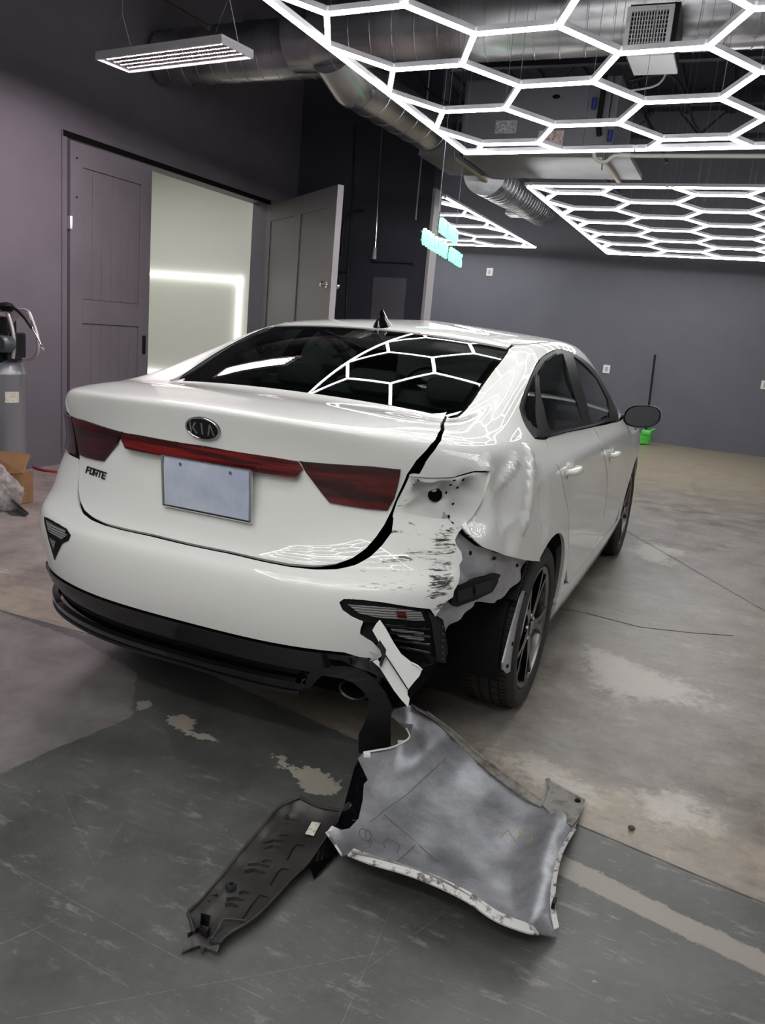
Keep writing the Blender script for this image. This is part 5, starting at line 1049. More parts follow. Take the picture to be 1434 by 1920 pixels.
STK = mat('printed_label', (.45, .45, .45), .6, noise=(70, (.22, .22, .24), .45, .55)); STKR = mat('printed_warning_label', (.55, .50, .48), .6, noise=(50, (.35, .12, .10), .5, .62))
def stick(p, q, m, parent):
    a, b = on(p, 'y', by0-.012), on(q, 'y', by0-.012); return box('sticker', (min(a[0], b[0]), by0-.012, min(a[2], b[2])), (max(a[0], b[0]), by0-.009, max(a[2], b[2])), m, parent)
stick((930, 226), (967, 250), STK, hv); stick((1010, 245), (1054, 274), STKR, hv); a_ = on((1043, 181), 'y', by0-.01)
bm = bmesh.new(); add_lathe(bm, [(0, .004), (.02, .004), (.022, 0)], 16, Matrix.Translation(a_) @ Matrix.Rotation(PI/2, 4, 'X') @ Matrix.Diagonal((1.6, .8, 1, 1))); obj('grip_hole', bm, VOID, hv)
BLUE = mat('blue_plastic', (.02, .03, .16), .4); 
for p in ((1112, 205), (1142, 265)): a_ = on(p, 'y', by0-.04); tube('pressure_switch', [a_, a_+np.array([0, 0, .09])], .02, BLUE, hv, 12)
a_ = on((1128, 190), 'y', by0-.04); tube('refrigerant_pipe', catmull([a_+np.array([0, 0, .2]), a_, a_-np.array([0, 0, .18]), a_-np.array([-.02, 0, .27])], 4), .022, BLACKM, hv, 10)
for x in (bx0-.02, bx1-.05):
    box('rail', (x-.012, by0-.05, bz0-.085), (x+.012, by1+.15, bz0-.06), mat('tan_angle_iron', (.25, .2, .13), .6) if 'tan_angle_iron' not in bpy.data.materials else bpy.data.materials['tan_angle_iron'], hv); tube('hanger_rod', [(x, by0-.06, bz0-.16), (x, by0-.06, 4.88)], .007, CHROME, hv, 6)
PVC = mat('white_pvc', (.62, .60, .55), .45)
pp = thing('drain_pipe', 'white plastic drain pipe with a curved trap', 'pipe', (1.5, 5.3, 3.0))
tube('pipe_run', [on((1190, 292), 'y', 5.35), on((1434, 293), 'y', 5.35)+np.array([2.2, 0, 0])], .017, PVC, pp, 12); tube('trap', catmull([on(p, 'y', 5.35) for p in ((1114, 280), (1114, 292), (1122, 302), (1136, 303), (1146, 295), (1158, 291), (1190, 292))], 5), .016, PVC, pp, 12); tube('coupling', [on((1160, 291), 'y', 5.35), on((1182, 292), 'y', 5.35)], .022, PVC, pp, 12)
# cables and conduits up in the roof
def loose(name, label, cat, pts, r, m=STEEL, n=6, grp=None): return tag(tube(name, catmull(pts, n), r, m, None, 7), label, cat, grp)
loose('ceiling_cable', 'grey cable sagging from the air register', 'cable', [on(p, 'y', 5.0) for p in ((1250, 120), (1245, 145), (1225, 162), (1180, 170))], .008, TRIMG)
loose('ceiling_cable', 'pair of dark cables curving down behind the right hexagons', 'cable', [on(p, 'y', 7.0) for p in ((1180, 150), (1255, 140), (1285, 180), (1300, 230), (1330, 270))], .012)
loose('ceiling_cable', 'thin cable looping behind the duct branch', 'cable', [on(p, 'y', 6.8) for p in ((785, 130), (800, 165), (845, 195), (900, 190))], .010)
loose('ceiling_cable', 'thin dark cable hanging left of the strip lamp hook', 'cable', [on(p, 'y', 4.4) for p in ((265, 0), (272, 40), (290, 70))], .008)
loose('ceiling_pipe', 'bare pipe slanting down above the hanging strip lamp', 'pipe', [on(p, 'y', 4.2) for p in ((290, -10), (340, 22), (392, 52))], .022, mat('bare_pipe', (.14, .12, .11), .4, metal=.5))
loose('ceiling_pipe', 'dark slanting brace right of the equipment box', 'pipe', [on(p, 'y', 7.5) for p in ((1195, 190), (1240, 280), (1250, 305))], .02)
loose('ceiling_pipe', 'slanting strut below the air handler', 'pipe', [on(p, 'y', 7.0) for p in ((1118, 320), (1165, 365))], .018)
# ---------------------------------------------------------------- hanging strip lamp with rows of diodes
PINK = (1.0, .80, .88)
hl = thing('hanging_strip_lamp', 'pinkish white high-bay lamp with diode rows, hung from wires', 'lamp', (-2.25, 2.75, 3.0))
C4 = [np.array(onz(p, 3.0)) for p in ((184, 106), (425, 73), (466, 106), (237, 133))]
c0 = (C4[0]+C4[1]+C4[2]+C4[3])/4; ex = Vector((C4[1]-C4[0]+C4[2]-C4[3]))/2; Lx = ex.length; ex.normalize(); ey = Vector((0, 0, 1)).cross(ex); Wy = abs(Vector(C4[3]-C4[0]).dot(ey))*.5+abs(Vector(C4[2]-C4[1]).dot(ey))*.5
ML = Matrix(((ex.x, ey.x, 0, c0[0]), (ex.y, ey.y, 0, c0[1]), (0, 0, 1, c0[2]), (0, 0, 0, 1)))
def lb(name, lo, hi, m, bev=0):
    bm = bmesh.new(); add_box(bm, (np.array(lo)+hi)/2, np.array(hi)-lo, bev=bev)
    for v in bm.verts: v.co = ML @ v.co
    return obj(name, bm, m, hl)
LAMPW = mat('lamp_housing_white', (.62, .60, .63), .4)
lb('housing', (-Lx/2, -Wy/2, .012), (Lx/2, Wy/2, .035), LAMPW, .004)
for a, b in (((-Lx/2, -Wy/2), (Lx/2, -Wy/2+.012)), ((-Lx/2, Wy/2-.012), (Lx/2, Wy/2)), ((-Lx/2, -Wy/2+.012), (-Lx/2+.012, Wy/2-.012)), ((Lx/2-.012, -Wy/2+.012), (Lx/2, Wy/2-.012))): lb('rim', (a[0], a[1], -.018), (b[0], b[1], .012), LAMPW)
DIO = mat('pink_white_diode', (1, .9, .95), .5, emit=PINK, emit_s=620); REFL = mat('lamp_reflector', (.16, .12, .14), .4, spec=.2)
lb('reflector', (-Lx/2+.012, -Wy/2+.012, .008), (Lx/2-.012, Wy/2-.012, .0119), REFL)
for r in range(4):
    y = (r-1.5)*Wy*.2; bm = bmesh.new()
    for k in range(44):
        x = -Lx*.45+Lx*.9*k/43; vs = add_box(bm, (x, y, .002), (.009, .011, .008))
    bm.normal_update()
    for f in bm.faces: f.material_index = 0 if f.normal.z < -.5 else 1
    for v in bm.verts: v.co = ML @ v.co
    o = obj('diode_row', bm, [DIO, REFL], hl); o['kind'] = 'stuff'
for x in (-.42, .42):
    for y in (-.12, .12): tube('hanger_wire', [ML @ Vector((x*Lx*1.0, y, .03)), ML @ Vector((x*Lx, 0, .30)), ML @ Vector((x*Lx, 0, 1.85))], .003, WIRE, hl, 4)
# ---------------------------------------------------------------- green neon sign
NEON = mat('green_neon', (.3, 1, .6), .4, emit=(.22, .85, .44), emit_s=.95); BACK = mat('green_acrylic', (.008, .05, .022), .4, emit=(.05, .5, .2), emit_s=.05)
sg = thing('neon_sign', 'green neon sign of two rows of capital letters', 'sign', tuple(P3((785, 450), 5.6)))
SA, SB = P3((787, 449), 5.6), P3((862, 484), 7.25); sd_ = Vector(SB-SA); sd_.z = 0; Ls = sd_.length; sd_.normalize(); zt_ = (SA[2]+SB[2])/2
MS = Matrix(((sd_.x, 0, sd_.y, SA[0]), (sd_.y, 0, -sd_.x, SA[1]), (0, 1, 0, zt_), (0, 0, 0, 1)))
def text_mesh(txt, size, ext, bevel=0.0):
    c = bpy.data.curves.new('t', 'FONT'); c.body = txt; c.size = size; c.extrude = ext; c.bevel_depth = bevel; c.align_x = 'CENTER'; c.align_y = 'CENTER'; c.resolution_u = 3; c.fill_mode = 'BOTH'
    o = bpy.data.objects.new('t', c); COL.objects.link(o); dg = bpy.context.evaluated_depsgraph_get(); me = bpy.data.meshes.new_from_object(o.evaluated_get(dg)); bpy.data.objects.remove(o); return me
def sign_row(txt, u0, u1, zc, hh):
    n = len(txt); st_ = (u1-u0)/n
    for i, ch in enumerate(txt):
        if ch == ' ': continue
        me = text_mesh(ch, 1.0, .01, 0); cx = u0+st_*(i+.5)
        co = np.zeros(len(me.vertices)*3); me.vertices.foreach_get('co', co); co = co.reshape(-1, 3); lo, hi = co.min(0), co.max(0)
        wd = st_*.68 if ch != 'I' else st_*.22
        co[:, 0] = (co[:, 0]-(lo[0]+hi[0])/2)/(hi[0]-lo[0])*wd+cx; co[:, 1] = (co[:, 1]-(lo[1]+hi[1])/2)/(hi[1]-lo[1])*hh+zc; co[:, 2] += .018
        q = np.array([tuple(MS @ Vector(p)) for p in co]); me.vertices.foreach_set('co', q.ravel()); me.update(); obj('neon_letter', me, NEON, sg)
sign_row('COLLISION COVERS', 0, Ls, 0, .115); sign_row('CERTIFIED', Ls*.33, Ls*.80, .155, .115)
def sb(name, lo, hi, m):
    bm = bmesh.new(); add_box(bm, (np.array(lo)+hi)/2, np.array(hi)-lo, bev=.004)
    for v in bm.verts: v.co = MS @ v.co
    return obj(name, bm, m, sg)
sb('backing', (-.01, -.035, 0), (Ls+.01, -.020, .008), BACK); sb('backing', (-.01, .020, 0), (Ls+.01, .035, .008), BACK); sb('backing', (Ls*.32, .12, 0), (Ls*.81, .135, .008), BACK); sb('backing', (Ls*.32, .175, 0), (Ls*.81, .19, .008), BACK); sb('backing', (Ls*.34, .035, 0), (Ls*.345, .25, .006), BACK); sb('backing', (Ls*.79, .035, 0), (Ls*.795, .25, .006), BACK)
tube('hanger_wire', [MS @ Vector((.33*Ls, .23, 0)), MS @ Vector((.33*Ls, 2.4, 0))], .002, WIRE, sg, 4); tube('hanger_wire', [MS @ Vector((.8*Ls, .23, 0)), MS @ Vector((.8*Ls, 2.4, 0))], .002, WIRE, sg, 4)
# ---------------------------------------------------------------- the torn-off bumper corner lying inside-up on the floor
def heightsheet(name, outline, known, m, parent=None, step=26, thick=.004, label_=None, **props):
    """sheet over the floor: outline and inner points given as (pixel, height) and rebuilt in metres"""
    O = [tuple(p[:2]) for p in outline]; hz = [p[2] for p in outline]
    K = np.array([[p[0], p[1]] for p in outline]+[[p[0], p[1]] for p in known], float); H = np.array(hz+[p[2] for p in known])
    dn = []; 
    for i in range(len(O)):
        a, b = np.array(O[i]), np.array(O[(i+1) % len(O)]); ha, hb = hz[i], hz[(i+1) % len(O)]; n = max(1, int(np.linalg.norm(b-a)/step))
        for k in range(n): dn.append((*(a+(b-a)*k/n), ha+(hb-ha)*k/n))
    xs_ = np.arange(min(p[0] for p in O), max(p[0] for p in O), step); ys_ = np.arange(min(p[1] for p in O), max(p[1] for p in O), step); g = np.stack(np.meshgrid(xs_, ys_), -1).reshape(-1, 2); g = g[inpoly(g, O)]
    D = np.array([[p[0], p[1]] for p in dn]); g = g[np.min(np.linalg.norm(g[:, None]-D[None], axis=-1), axis=1) > step*.5]
    KK = np.concatenate([np.array(dn)[:, :2], K[len(O):]]) if len(known) else np.array(dn)[:, :2]; HH = np.concatenate([np.array(dn)[:, 2], H[len(O):]]) if len(known) else np.array(dn)[:, 2]
    # smooth radial interpolation
    r = lambda A, B_: np.linalg.norm(A[:, None]-B_[None], axis=-1)
    w = np.linalg.solve(r(KK, KK)+1e-3*np.eye(len(KK)), HH-HH.mean()); hg = r(g, KK) @ w + HH.mean() if len(g) else np.array([])
    pts = [Vector(p[:2]) for p in dn]+[Vector(p) for p in g]; hs_ = list(np.array(dn)[:, 2])+list(hg)
    R = geometry.delaunay_2d_cdt(pts, [(i, (i+1) % len(dn)) for i in range(len(dn))], [], 1, 1e-4); P2 = np.array([tuple(p) for p in R[0]]); F = [f for f in R[2]]
    src = R[3]; hh = [hs_[src[i][0]] if src[i] else 0.0 for i in range(len(P2))]
    c = np.array([P2[list(f)].mean(0) for f in F]); ok = inpoly(c, O); F = [f for f, k in zip(F, ok) if k]
    V3 = [onz(p, max(z, thick+.001)) for p, z in zip(P2, hh)]
    bm = bmesh.new(); vs = [bm.verts.new(v) for v in V3]
    for f in F:
        try: bm.faces.new([vs[i] for i in f])
        except ValueError: pass
    bmesh.ops.recalc_face_normals(bm, faces=bm.faces)
    if sum(f.normal.z for f in bm.faces) < 0: bmesh.ops.reverse_faces(bm, faces=bm.faces)
    for v in [v for v in bm.verts if not v.link_faces]: bm.verts.remove(v)
    bm.normal_update(); nrm = {v: v.normal.copy() for v in bm.verts}; low = {v: bm.verts.new(v.co-Vector((0, 0, thick))) for v in list(bm.verts)}
    for f in list(bm.faces): bm.faces.new([low[v] for v in reversed(f.verts)])
    for e in [e for e in bm.edges if len(e.link_faces) == 1 and e.verts[0] in low and e.verts[1] in low]:
        f = e.link_faces[0]; a, b = e.verts; L = list(f.verts); i = L.index(a)
        if L[(i+1) % len(L)] is not b: a, b = b, a
        bm.faces.new((b, a, low[a], low[b]))
    o = obj(name, bm, m, parent, smooth=38, recalc=False); 
    for k, v in props.items(): o[k] = v
    return o
def gp(p, z=0.0): return onz(p, z)
def primer_mat():
    m = bpy.data.materials.new('grey_primer_inside'); m.use_nodes = True; nt = m.node_tree; b = nt.nodes['Principled BSDF']; b.inputs['Roughness'].default_value = .36; b.inputs['Metallic'].default_value = .45
    tc = nt.nodes.new('ShaderNodeTexCoord'); n = nt.nodes.new('ShaderNodeTexNoise'); n.inputs['Scale'].default_value = 5; n.inputs['Detail'].default_value = 8; n.inputs['Roughness'].default_value = .65; nt.links.new(tc.outputs['Object'], n.inputs[0])
    r = nt.nodes.new('ShaderNodeValToRGB'); r.color_ramp.elements[0].position = .36; r.color_ramp.elements[1].position = .64; r.color_ramp.elements[0].color = (.22, .225, .24, 1); r.color_ramp.elements[1].color = (.47, .475, .51, 1)
    n2 = nt.nodes.new('ShaderNodeTexNoise'); n2.inputs['Scale'].default_value = 170; nt.links.new(tc.outputs['Object'], n2.inputs[0]); mx = nt.nodes.new('ShaderNodeMix'); mx.data_type = 'RGBA'; mx.blend_type = 'MULTIPLY'; mx.inputs[0].default_value = .35
    nt.links.new(n.outputs[0], r.inputs[0]); nt.links.new(r.outputs[0], mx.inputs[6]); nt.links.new(n2.outputs[0], mx.inputs[7]); nt.links.new(mx.outputs[2], b.inputs['Base Color']); return m
PRIM = primer_mat(); WEATH = mat('weathered_grey_edge', (.22, .21, .19), .6, noise=(25, (.10, .08, .06), .45, .65)); WEDGE = mat('chipped_white_edge', (.52, .51, .49), .45, noise=(45, (.10, .09, .08), .52, .60))
pc = thing('bumper_corner', 'torn-off bumper corner lying inside-up, silver grey inside', 'car part', tuple(gp((850, 1540))))
out = [(738, 1330, .20), (768, 1322, .21), (800, 1342, .15), (850, 1385, .07), (900, 1430, .035), (950, 1475, .02), (985, 1500, .015), (1018, 1510, .015), (1033, 1462, .012), (1097, 1498, .02), (1078, 1552, .035), (1052, 1595, .05), (1036, 1650, .055), (1033, 1700, .045), (1040, 1735, .02), (1045, 1757, .006), (1002, 1748, .065), (985, 1745, .08), (930, 1724, .095), (880, 1690, .105), (820, 1660, .11), (760, 1635, .11), (700, 1618, .10), (655, 1600, .08), (641, 1604, .05), (612, 1560, .055), (622, 1548, .07), (640, 1556, .06), (655, 1553, .055), (672, 1535, .06), (680, 1500, .07), (682, 1470, .08), (690, 1462, .09), (680, 1440, .10), (671, 1422, .11), (681, 1411, .12), (730, 1402, .13), (760, 1390, .145), (770, 1382, .15), (764, 1368, .155), (748, 1355, .165), (731, 1342, .18)]
inn = [(800, 1400, .085), (760, 1450, .07), (850, 1480, .028), (750, 1520, .045), (850, 1560, .018), (950, 1560, .012), (1000, 1560, .016), (1040, 1545, .055), (1022, 1575, .062), (1008, 1620, .066), (1004, 1670, .062), (1008, 1715, .055), (985, 1600, .012), (978, 1660, .014), (700, 1570, .050), (800, 1610, .035), (900, 1640, .016), (920, 1690, .045), (840, 1650, .055), (965, 1712, .03), (940, 1500, .012), (870, 1440, .052), (905, 1500, .008)]
sh = heightsheet('shell', out, inn, PRIM, pc, step=18)
def gtube(name, L, r, m, parent=pc, seg=6, n=4): return tube(name, catmull([gp(p[:2], p[2]) for p in L], n), r, m, parent, seg)
def gstrip(name, L, w, m, parent=pc, th=.004, lean=0.0):
    P = catmull([gp(p[:2], p[2]) for p in L], 5); bm = bmesh.new(); T = []
    for i, p in enumerate(P):
        t = P[min(i+1, len(P)-1)]-P[max(i-1, 0)]; t[2] = 0; t /= np.linalg.norm(t); nn = np.array([-t[1], t[0], 0]); T.append([bm.verts.new(Vector(q)) for q in (p-nn*w/2, p+nn*w/2+np.array([0, 0, lean]), p+nn*w/2+np.array([0, 0, lean-th]), p-nn*w/2-np.array([0, 0, th]))])
    for A, B in zip(T, T[1:]):
        for k in range(4): bm.faces.new((A[k], A[(k+1) % 4], B[(k+1) % 4], B[k]))
    bm.faces.new(T[0]); bm.faces.new(T[-1][::-1]); return obj(name, bm, m, parent, smooth=40)
gstrip('lower_lip', [(657, 1600, .088), (700, 1616, .108), (760, 1633, .118), (820, 1656, .118), (880, 1686, .112), (930, 1720, .10), (985, 1742, .086), (1004, 1746, .07)], .020, WEDGE, lean=.010)
gtube('lip_rail', [(660, 1597, .10), (720, 1612, .120), (790, 1634, .126), (860, 1668, .12), (920, 1706, .108)], .0035, WEATH)
gstrip('upper_flange', [(775, 1325, .205), (820, 1352, .125), (860, 1388, .07), (900, 1426, .042), (950, 1466, .03), (1000, 1500, .024), (1016, 1508, .022)], .026, WEATH, lean=.006)
gtube('upper_flange_bead', [(800, 1335, .17), (850, 1372, .09), (900, 1416, .052), (960, 1462, .035), (1012, 1500, .026)], .0045, WEATH)
gstrip('side_lip', [(1076, 1556, .042), (1052, 1598, .058), (1039, 1650, .062), (1036, 1700, .05), (1043, 1742, .022)], .012, WEDGE, lean=.006)
gtube('torn_edge', [(681, 1411, .125), (705, 1407, .13), (735, 1401, .137), (760, 1389, .15), (768, 1380, .156), (762, 1366, .16)], .0032, WHITE)
gtube('torn_edge', [(612, 1561, .060), (628, 1584, .06), (641, 1604, .056)], .0035, WEDGE)
for p, z in (((688, 1415), .118), ((752, 1393), .135)): c = gp(p, z); bm = bmesh.new(); add_box(bm, c, (.022, .016, .014), Matrix.Rotation(.5, 3, 'Z'), bev=.003); obj('clip', bm, WHITE, pc)
slab('mounting_tab', [gp(p, z) for p, z in (((1022, 1460), .022), ((1030, 1458), .025), ((1034, 1466), .026), ((1097, 1499), .030), ((1091, 1522), .036), ((1074, 1548), .045), ((1040, 1534), .035), ((1018, 1510), .026), ((1030, 1478), .025))], .003, WEATH, pc, normal=(0, 0, 1))
for p in ((1083, 1500),): c = gp(p, .034); bm = bmesh.new(); add_lathe(bm, [(0, .005), (.006, .005), (.009, 0), (.009, -.004)], 14, Matrix.Translation(c)); obj('grommet', bm, BLACKM, pc, smooth=40)
c = gp((995, 1743), .072); bm = bmesh.new(); add_lathe(bm, [(0, .004), (.004, .004), (.007, 0), (.007, -.006)], 12, Matrix.Translation(c)); obj('bolt', bm, DARKMET, pc, smooth=40)
box('edge_clip', gp((1036, 1708), .035)+np.array([-.004, -.012, 0]), gp((1036, 1708), .035)+np.array([.004, .012, .03]), BLACKM, pc)
SCRB = mat('scribed_line', (.09, .09, .10), .7); CRAY = mat('yellow_crayon', (.35, .33, .08), .8)
def surf_z(x, y):                              # height of the shell under a floor position
    hit, loc, nn, ii = sh.data.shape_keys and (0, 0, 0, 0) or _bvh_hit(x, y); return loc.z
from mathutils.bvhtree import BVHTree
_b = bmesh.new(); _b.from_mesh(sh.data); _bv = BVHTree.FromBMesh(_b)
def on_shell(p):
    d = ray(p); r = _bv.ray_cast(Vector(CAM), Vector(d).normalized()); return (r[0], r[1]) if r[0] else (Vector(gp(p, .05)), Vector((0, 0, 1)))
def draw(L, m, w=.0008, name='marking', n=4):
    P = []
    for p in catmull([np.array(q, float) for q in L], n): q = on_shell(p); P.append(q[0]+q[1]*(.0008 if q[1].z > 0 else -.0008))
    return tube(name, P, w, m, pc, 4)
draw([(838, 1420), (800, 1455), (760, 1492), (720, 1520), (695, 1541), (660, 1538)], SCRB, n=1); draw([(720, 1528), (760, 1562), (800, 1598), (822, 1617)], SCRB, .0012, n=1); draw([(778, 1585), (745, 1615)], SCRB, n=1)
draw([(688, 1557), (678, 1554), (673, 1562), (678, 1573), (690, 1577), (696, 1568), (690, 1557), (684, 1562), (688, 1576)], SCRB, .0009); draw([(694, 1572), (689, 1582), (697, 1576), (692, 1590)], SCRB, .0009); draw([(722, 1590), (718, 1580), (728, 1572), (749, 1586), (744, 1600)], SCRB, n=1)
draw([(985, 1556), (978, 1562), (980, 1574), (990, 1580), (998, 1572), (996, 1562), (985, 1556)], CRAY, .0009); draw([(975, 1556), (972, 1576)], CRAY, .0009, n=1); draw([(938, 1572), (952, 1556), (966, 1578)], CRAY, .0009, n=1)
_b.free()
# black moulding between the car and the corner piece
bmo = tag(heightsheet('black_moulding', [(672, 1425, .075), (681, 1442, .07), (689, 1462, .06), (682, 1475, .05), (684, 1500, .035), (676, 1535, .02), (655, 1557, .012), (628, 1560, .008), (632, 1545, .012), (645, 1510, .03), (656, 1470, .055), (664, 1440, .07)], [(665, 1500, .045)], BLACKG, None, step=14), 'black curved moulding strip tucked under the torn bumper corner', 'car part')
# ---------------------------------------------------------------- underbody cover on the floor
COVM = mat('grimy_black_cover', (.026, .024, .023), .34, noise=(6, (.055, .048, .044), .4, .7)); COVB = mat('brown_dusty_plastic', (.034, .028, .026), .6)
uc = thing('underbody_cover', 'long black ribbed underbody cover lying beside the bumper corner', 'car part', tuple(gp((480, 1640))))
co_ = [(561, 1495, .055), (540, 1504, .05), (520, 1517, .05), (501, 1539, .048), (467, 1578, .045), (428, 1626, .042), (379, 1685, .038), (354, 1709, .036), (357, 1724, .030), (363, 1748, .026), (346, 1761, .022), (345, 1775, .012), (340, 1787, .006), (356, 1778, .014), (374, 1772, .02), (379, 1788, .008), (384, 1776, .02), (408, 1786, .02), (412, 1768, .028), (428, 1752, .03), (476, 1722, .032), (515, 1684, .034), (550, 1645, .036), (578, 1618, .038), (600, 1585, .042), (618, 1558, .044), (632, 1535, .046), (636, 1519, .05), (598, 1512, .05)]
ci_ = [(545, 1530, .018), (500, 1580, .014), (460, 1630, .013), (420, 1680, .012), (390, 1720, .012), (560, 1560, .024), (520, 1620, .022), (470, 1680, .02), (430, 1720, .018), (600, 1540, .026), (385, 1745, .014)]
cs = heightsheet('tray', co_, ci_, COVM, uc, step=14)
def cst(name, L, r, m=COVM, n=3): return tube(name, catmull([gp(p[:2], p[2]) for p in L], n), r, m, uc, 6)
def cwall(name, L, h, m=BLACKM, th=.003):
    P = [Vector(gp(p[:2], p[2])) for p in L]; bm = bmesh.new(); T = []
    for i, p in enumerate(P):
        t = P[min(i+1, len(P)-1)]-P[max(i-1, 0)]; t.z = 0; t.normalize(); n_ = Vector((-t.y, t.x, 0))*th/2; T.append([bm.verts.new(q) for q in (p-n_, p+n_, p+n_+Vector((0, 0, h)), p-n_+Vector((0, 0, h)))])
    for A, B in zip(T, T[1:]):
        for k in range(4): bm.faces.new((A[k], A[(k+1) % 4], B[(k+1) % 4], B[k]))
    bm.faces.new(T[0]); bm.faces.new(T[-1][::-1]); return obj(name, bm, m, uc)
cst('rim', [(561, 1495, .058), (540, 1504, .054), (520, 1517, .054), (501, 1539, .052), (467, 1578, .048), (428, 1626, .045), (379, 1685, .041), (354, 1709, .039), (357, 1724, .034), (363, 1748, .03)], .0045)
cst('rim', [(636, 1519, .053), (598, 1512, .053), (561, 1495, .058)], .004)
cst('rim', [(412, 1768, .032), (428, 1752, .033), (476, 1722, .036), (515, 1684, .038), (550, 1645, .040), (578, 1618, .042), (618, 1558, .048)], .003)
ribs = [[(518, 1546), (536, 1541), (560, 1544)], [(522, 1556), (540, 1549), (556, 1552)], [(492, 1586), (512, 1580), (530, 1583)], [(495, 1596), (510, 1590), (526, 1595)], [(464, 1626), (484, 1624), (505, 1630)], [(458, 1638), (476, 1634), (496, 1642)], [(424, 1690), (440, 1688), (456, 1692)], [(422, 1700), (434, 1698), (446, 1704)], [(448, 1678), (456, 1676), (466, 1679)], [(524, 1572), (534, 1571), (541, 1574)], [(490, 1620), (500, 1617), (510, 1620)]]
for r_ in ribs: cwall('rib', [(x, y, .014) for x, y in r_], .011, COVM, .002)
for r_ in ([(505, 1541), (514, 1545)], [(482, 1571), (490, 1574)], [(467, 1580), (478, 1586)], [(447, 1612), (456, 1615)], [(440, 1618), (450, 1622)], [(428, 1630), (440, 1636)], [(381, 1688), (392, 1696)], [(396, 1686), (408, 1682)], [(604, 1590), (590, 1592)], [(580, 1594), (592, 1606)]): cwall('short_rib', [(x, y, .02) for x, y in r_], .011, COVM, .002)
for r_ in ([(538, 1612), (548, 1592), (556, 1583), (590, 1590)], [(507, 1658), (518, 1638), (528, 1628), (556, 1635)], [(455, 1722), (472, 1696), (487, 1678), (506, 1684)]): cst('raised_pad_edge', [(x, y, .030) for x, y in r_], .0015, BLACKM, 1)
for p, r in (((533, 1532), .013), ((434, 1660), .013)):
    bm = bmesh.new(); c = gp(p, .026); add_lathe(bm, [(r*.45, .004), (r*.8, .004), (r, 0), (r, -.010), (r*.45, -.010)], 20, Matrix.Translation(c), closed=True); obj('bolt_boss', bm, GREYP, uc, smooth=40)
cwall('end_wall', [(393, 1738, .02), (376, 1733, .02), (375, 1748, .02)], .03); cwall('end_wall', [(393, 1738, .02), (392, 1754, .02), (386, 1764, .015)], .025); cwall('end_wall', [(352, 1765, .012), (372, 1752, .015), (388, 1764, .012)], .02)
cst('end_fold', [(396, 1762, .03), (410, 1740, .034), (422, 1724, .036), (462, 1727, .036)], .003); slab('corner_cap', [gp(p, z) for p, z in (((392, 1765), .028), ((418, 1745), .036), ((430, 1752), .036), ((412, 1768), .03), ((410, 1784), .012))], .004, GREYP, uc, normal=(0, 0, 1))
slab('side_flap', [gp(p, z) for p, z in (((580, 1620), .04), ((634, 1540), .045), ((640, 1562), .03), ((632, 1600), .016), ((596, 1642), .006), ((589, 1648), .005))], .004, BLACKG, uc, normal=(.3, -.3, .9))
LBL = mat('paper_label', (.62, .60, .50), .6, noise=(90, (.35, .34, .28), .5, .6))
slab('paper_label', [gp(p, .038) for p in ((585, 1540), (601, 1543), (588, 1567), (572, 1563))], .001, LBL, uc, normal=(0, 0, 1), label='small cream printed sticker')
# ---------------------------------------------------------------- compressor, cardboard, plastic, hose
TANK = mat('grey_tank_paint', (.25, .26, .28), .32, metal=.4)
cp = thing('air_compressor', 'upright grey air compressor by the left wall', 'compressor', (0, 0, 0))
Yc = 2.48; Cc = on((3, 800), 'y', Yc); dc = project(Cc[None])[1][0]; rt = 43*dc/FPX; zt = on((20, 700), 'y', Yc)[2]; zb_ = .10
cp.location = (Cc[0], Yc, 0)
MT = Matrix.Translation((Cc[0], Yc, 0))
bm = bmesh.new(); add_lathe(bm, [(0, zb_-.05), (rt*.6, zb_-.04), (rt*.95, zb_), (rt, zb_+.05), (rt, zt-.02), (rt+.004, zt-.01), (rt+.004, zt+.0), (rt*.97, zt+.02), (rt*.85, zt+.07), (rt*.6, zt+.11), (0, zt+.13)], 40, MT); obj('tank', bm, TANK, cp, smooth=50)
box('seam_strip', (Cc[0]+rt*.25, Yc-rt*1.0, zb_+.05), (Cc[0]+rt*.29, Yc-rt*.93, zt-.02), DARKMET, cp)
for a in (.5, 2.6, 4.7): tube('leg', [(Cc[0]+rt*.6*math.cos(a), Yc+rt*.6*math.sin(a), zb_+.02), (Cc[0]+rt*.9*math.cos(a), Yc+rt*.9*math.sin(a), 0.0)], .018, DARKMET, cp, 8)
Mlab = MT @ Matrix.Rotation(math.radians(-48), 4, 'Z')
def curved_label(z0, z1, a0, a1, m, nm):
    bm = bmesh.new(); n = 10; A = []
    for i in range(n+1):
        a = a0+(a1-a0)*i/n; A.append([bm.verts.new((Cc[0]+(rt+.002)*math.cos(a), Yc+(rt+.002)*math.sin(a), z)) for z in (z0, z1)])
    for i in range(n): bm.faces.new((A[i][0], A[i+1][0], A[i+1][1], A[i][1]))
    return obj(nm, bm, m, cp)
zl = on((20, 745), 'y', Yc)[2]; av = math.atan2(CAM[1]-Yc, CAM[0]-Cc[0])
curved_label(zl-.03, zl+.05, av+.15, av+.75, LBL, 'paper_label')
def cx(p, dy=0): return on(p, 'y', Yc+dy)
bm = bmesh.new(); add_box(bm, cx((2, 655)), (.20, .22, .26), bev=.03); add_box(bm, cx((8, 620)), (.10, .16, .20), bev=.03); obj('motor', bm, BLACKM, cp, smooth=40)
bm = bmesh.new(); add_lathe(bm, [(0, .05), (.05, .05), (.06, .03), (.06, -.03), (.05, -.05), (0, -.05)], 20, Matrix.Translation(cx((10, 645), -.12)) @ Matrix.Rotation(PI/2, 4, 'X')); obj('air_filter', bm, mat('teal_grey_plastic', (.05, .07, .075), .4), cp, smooth=40)
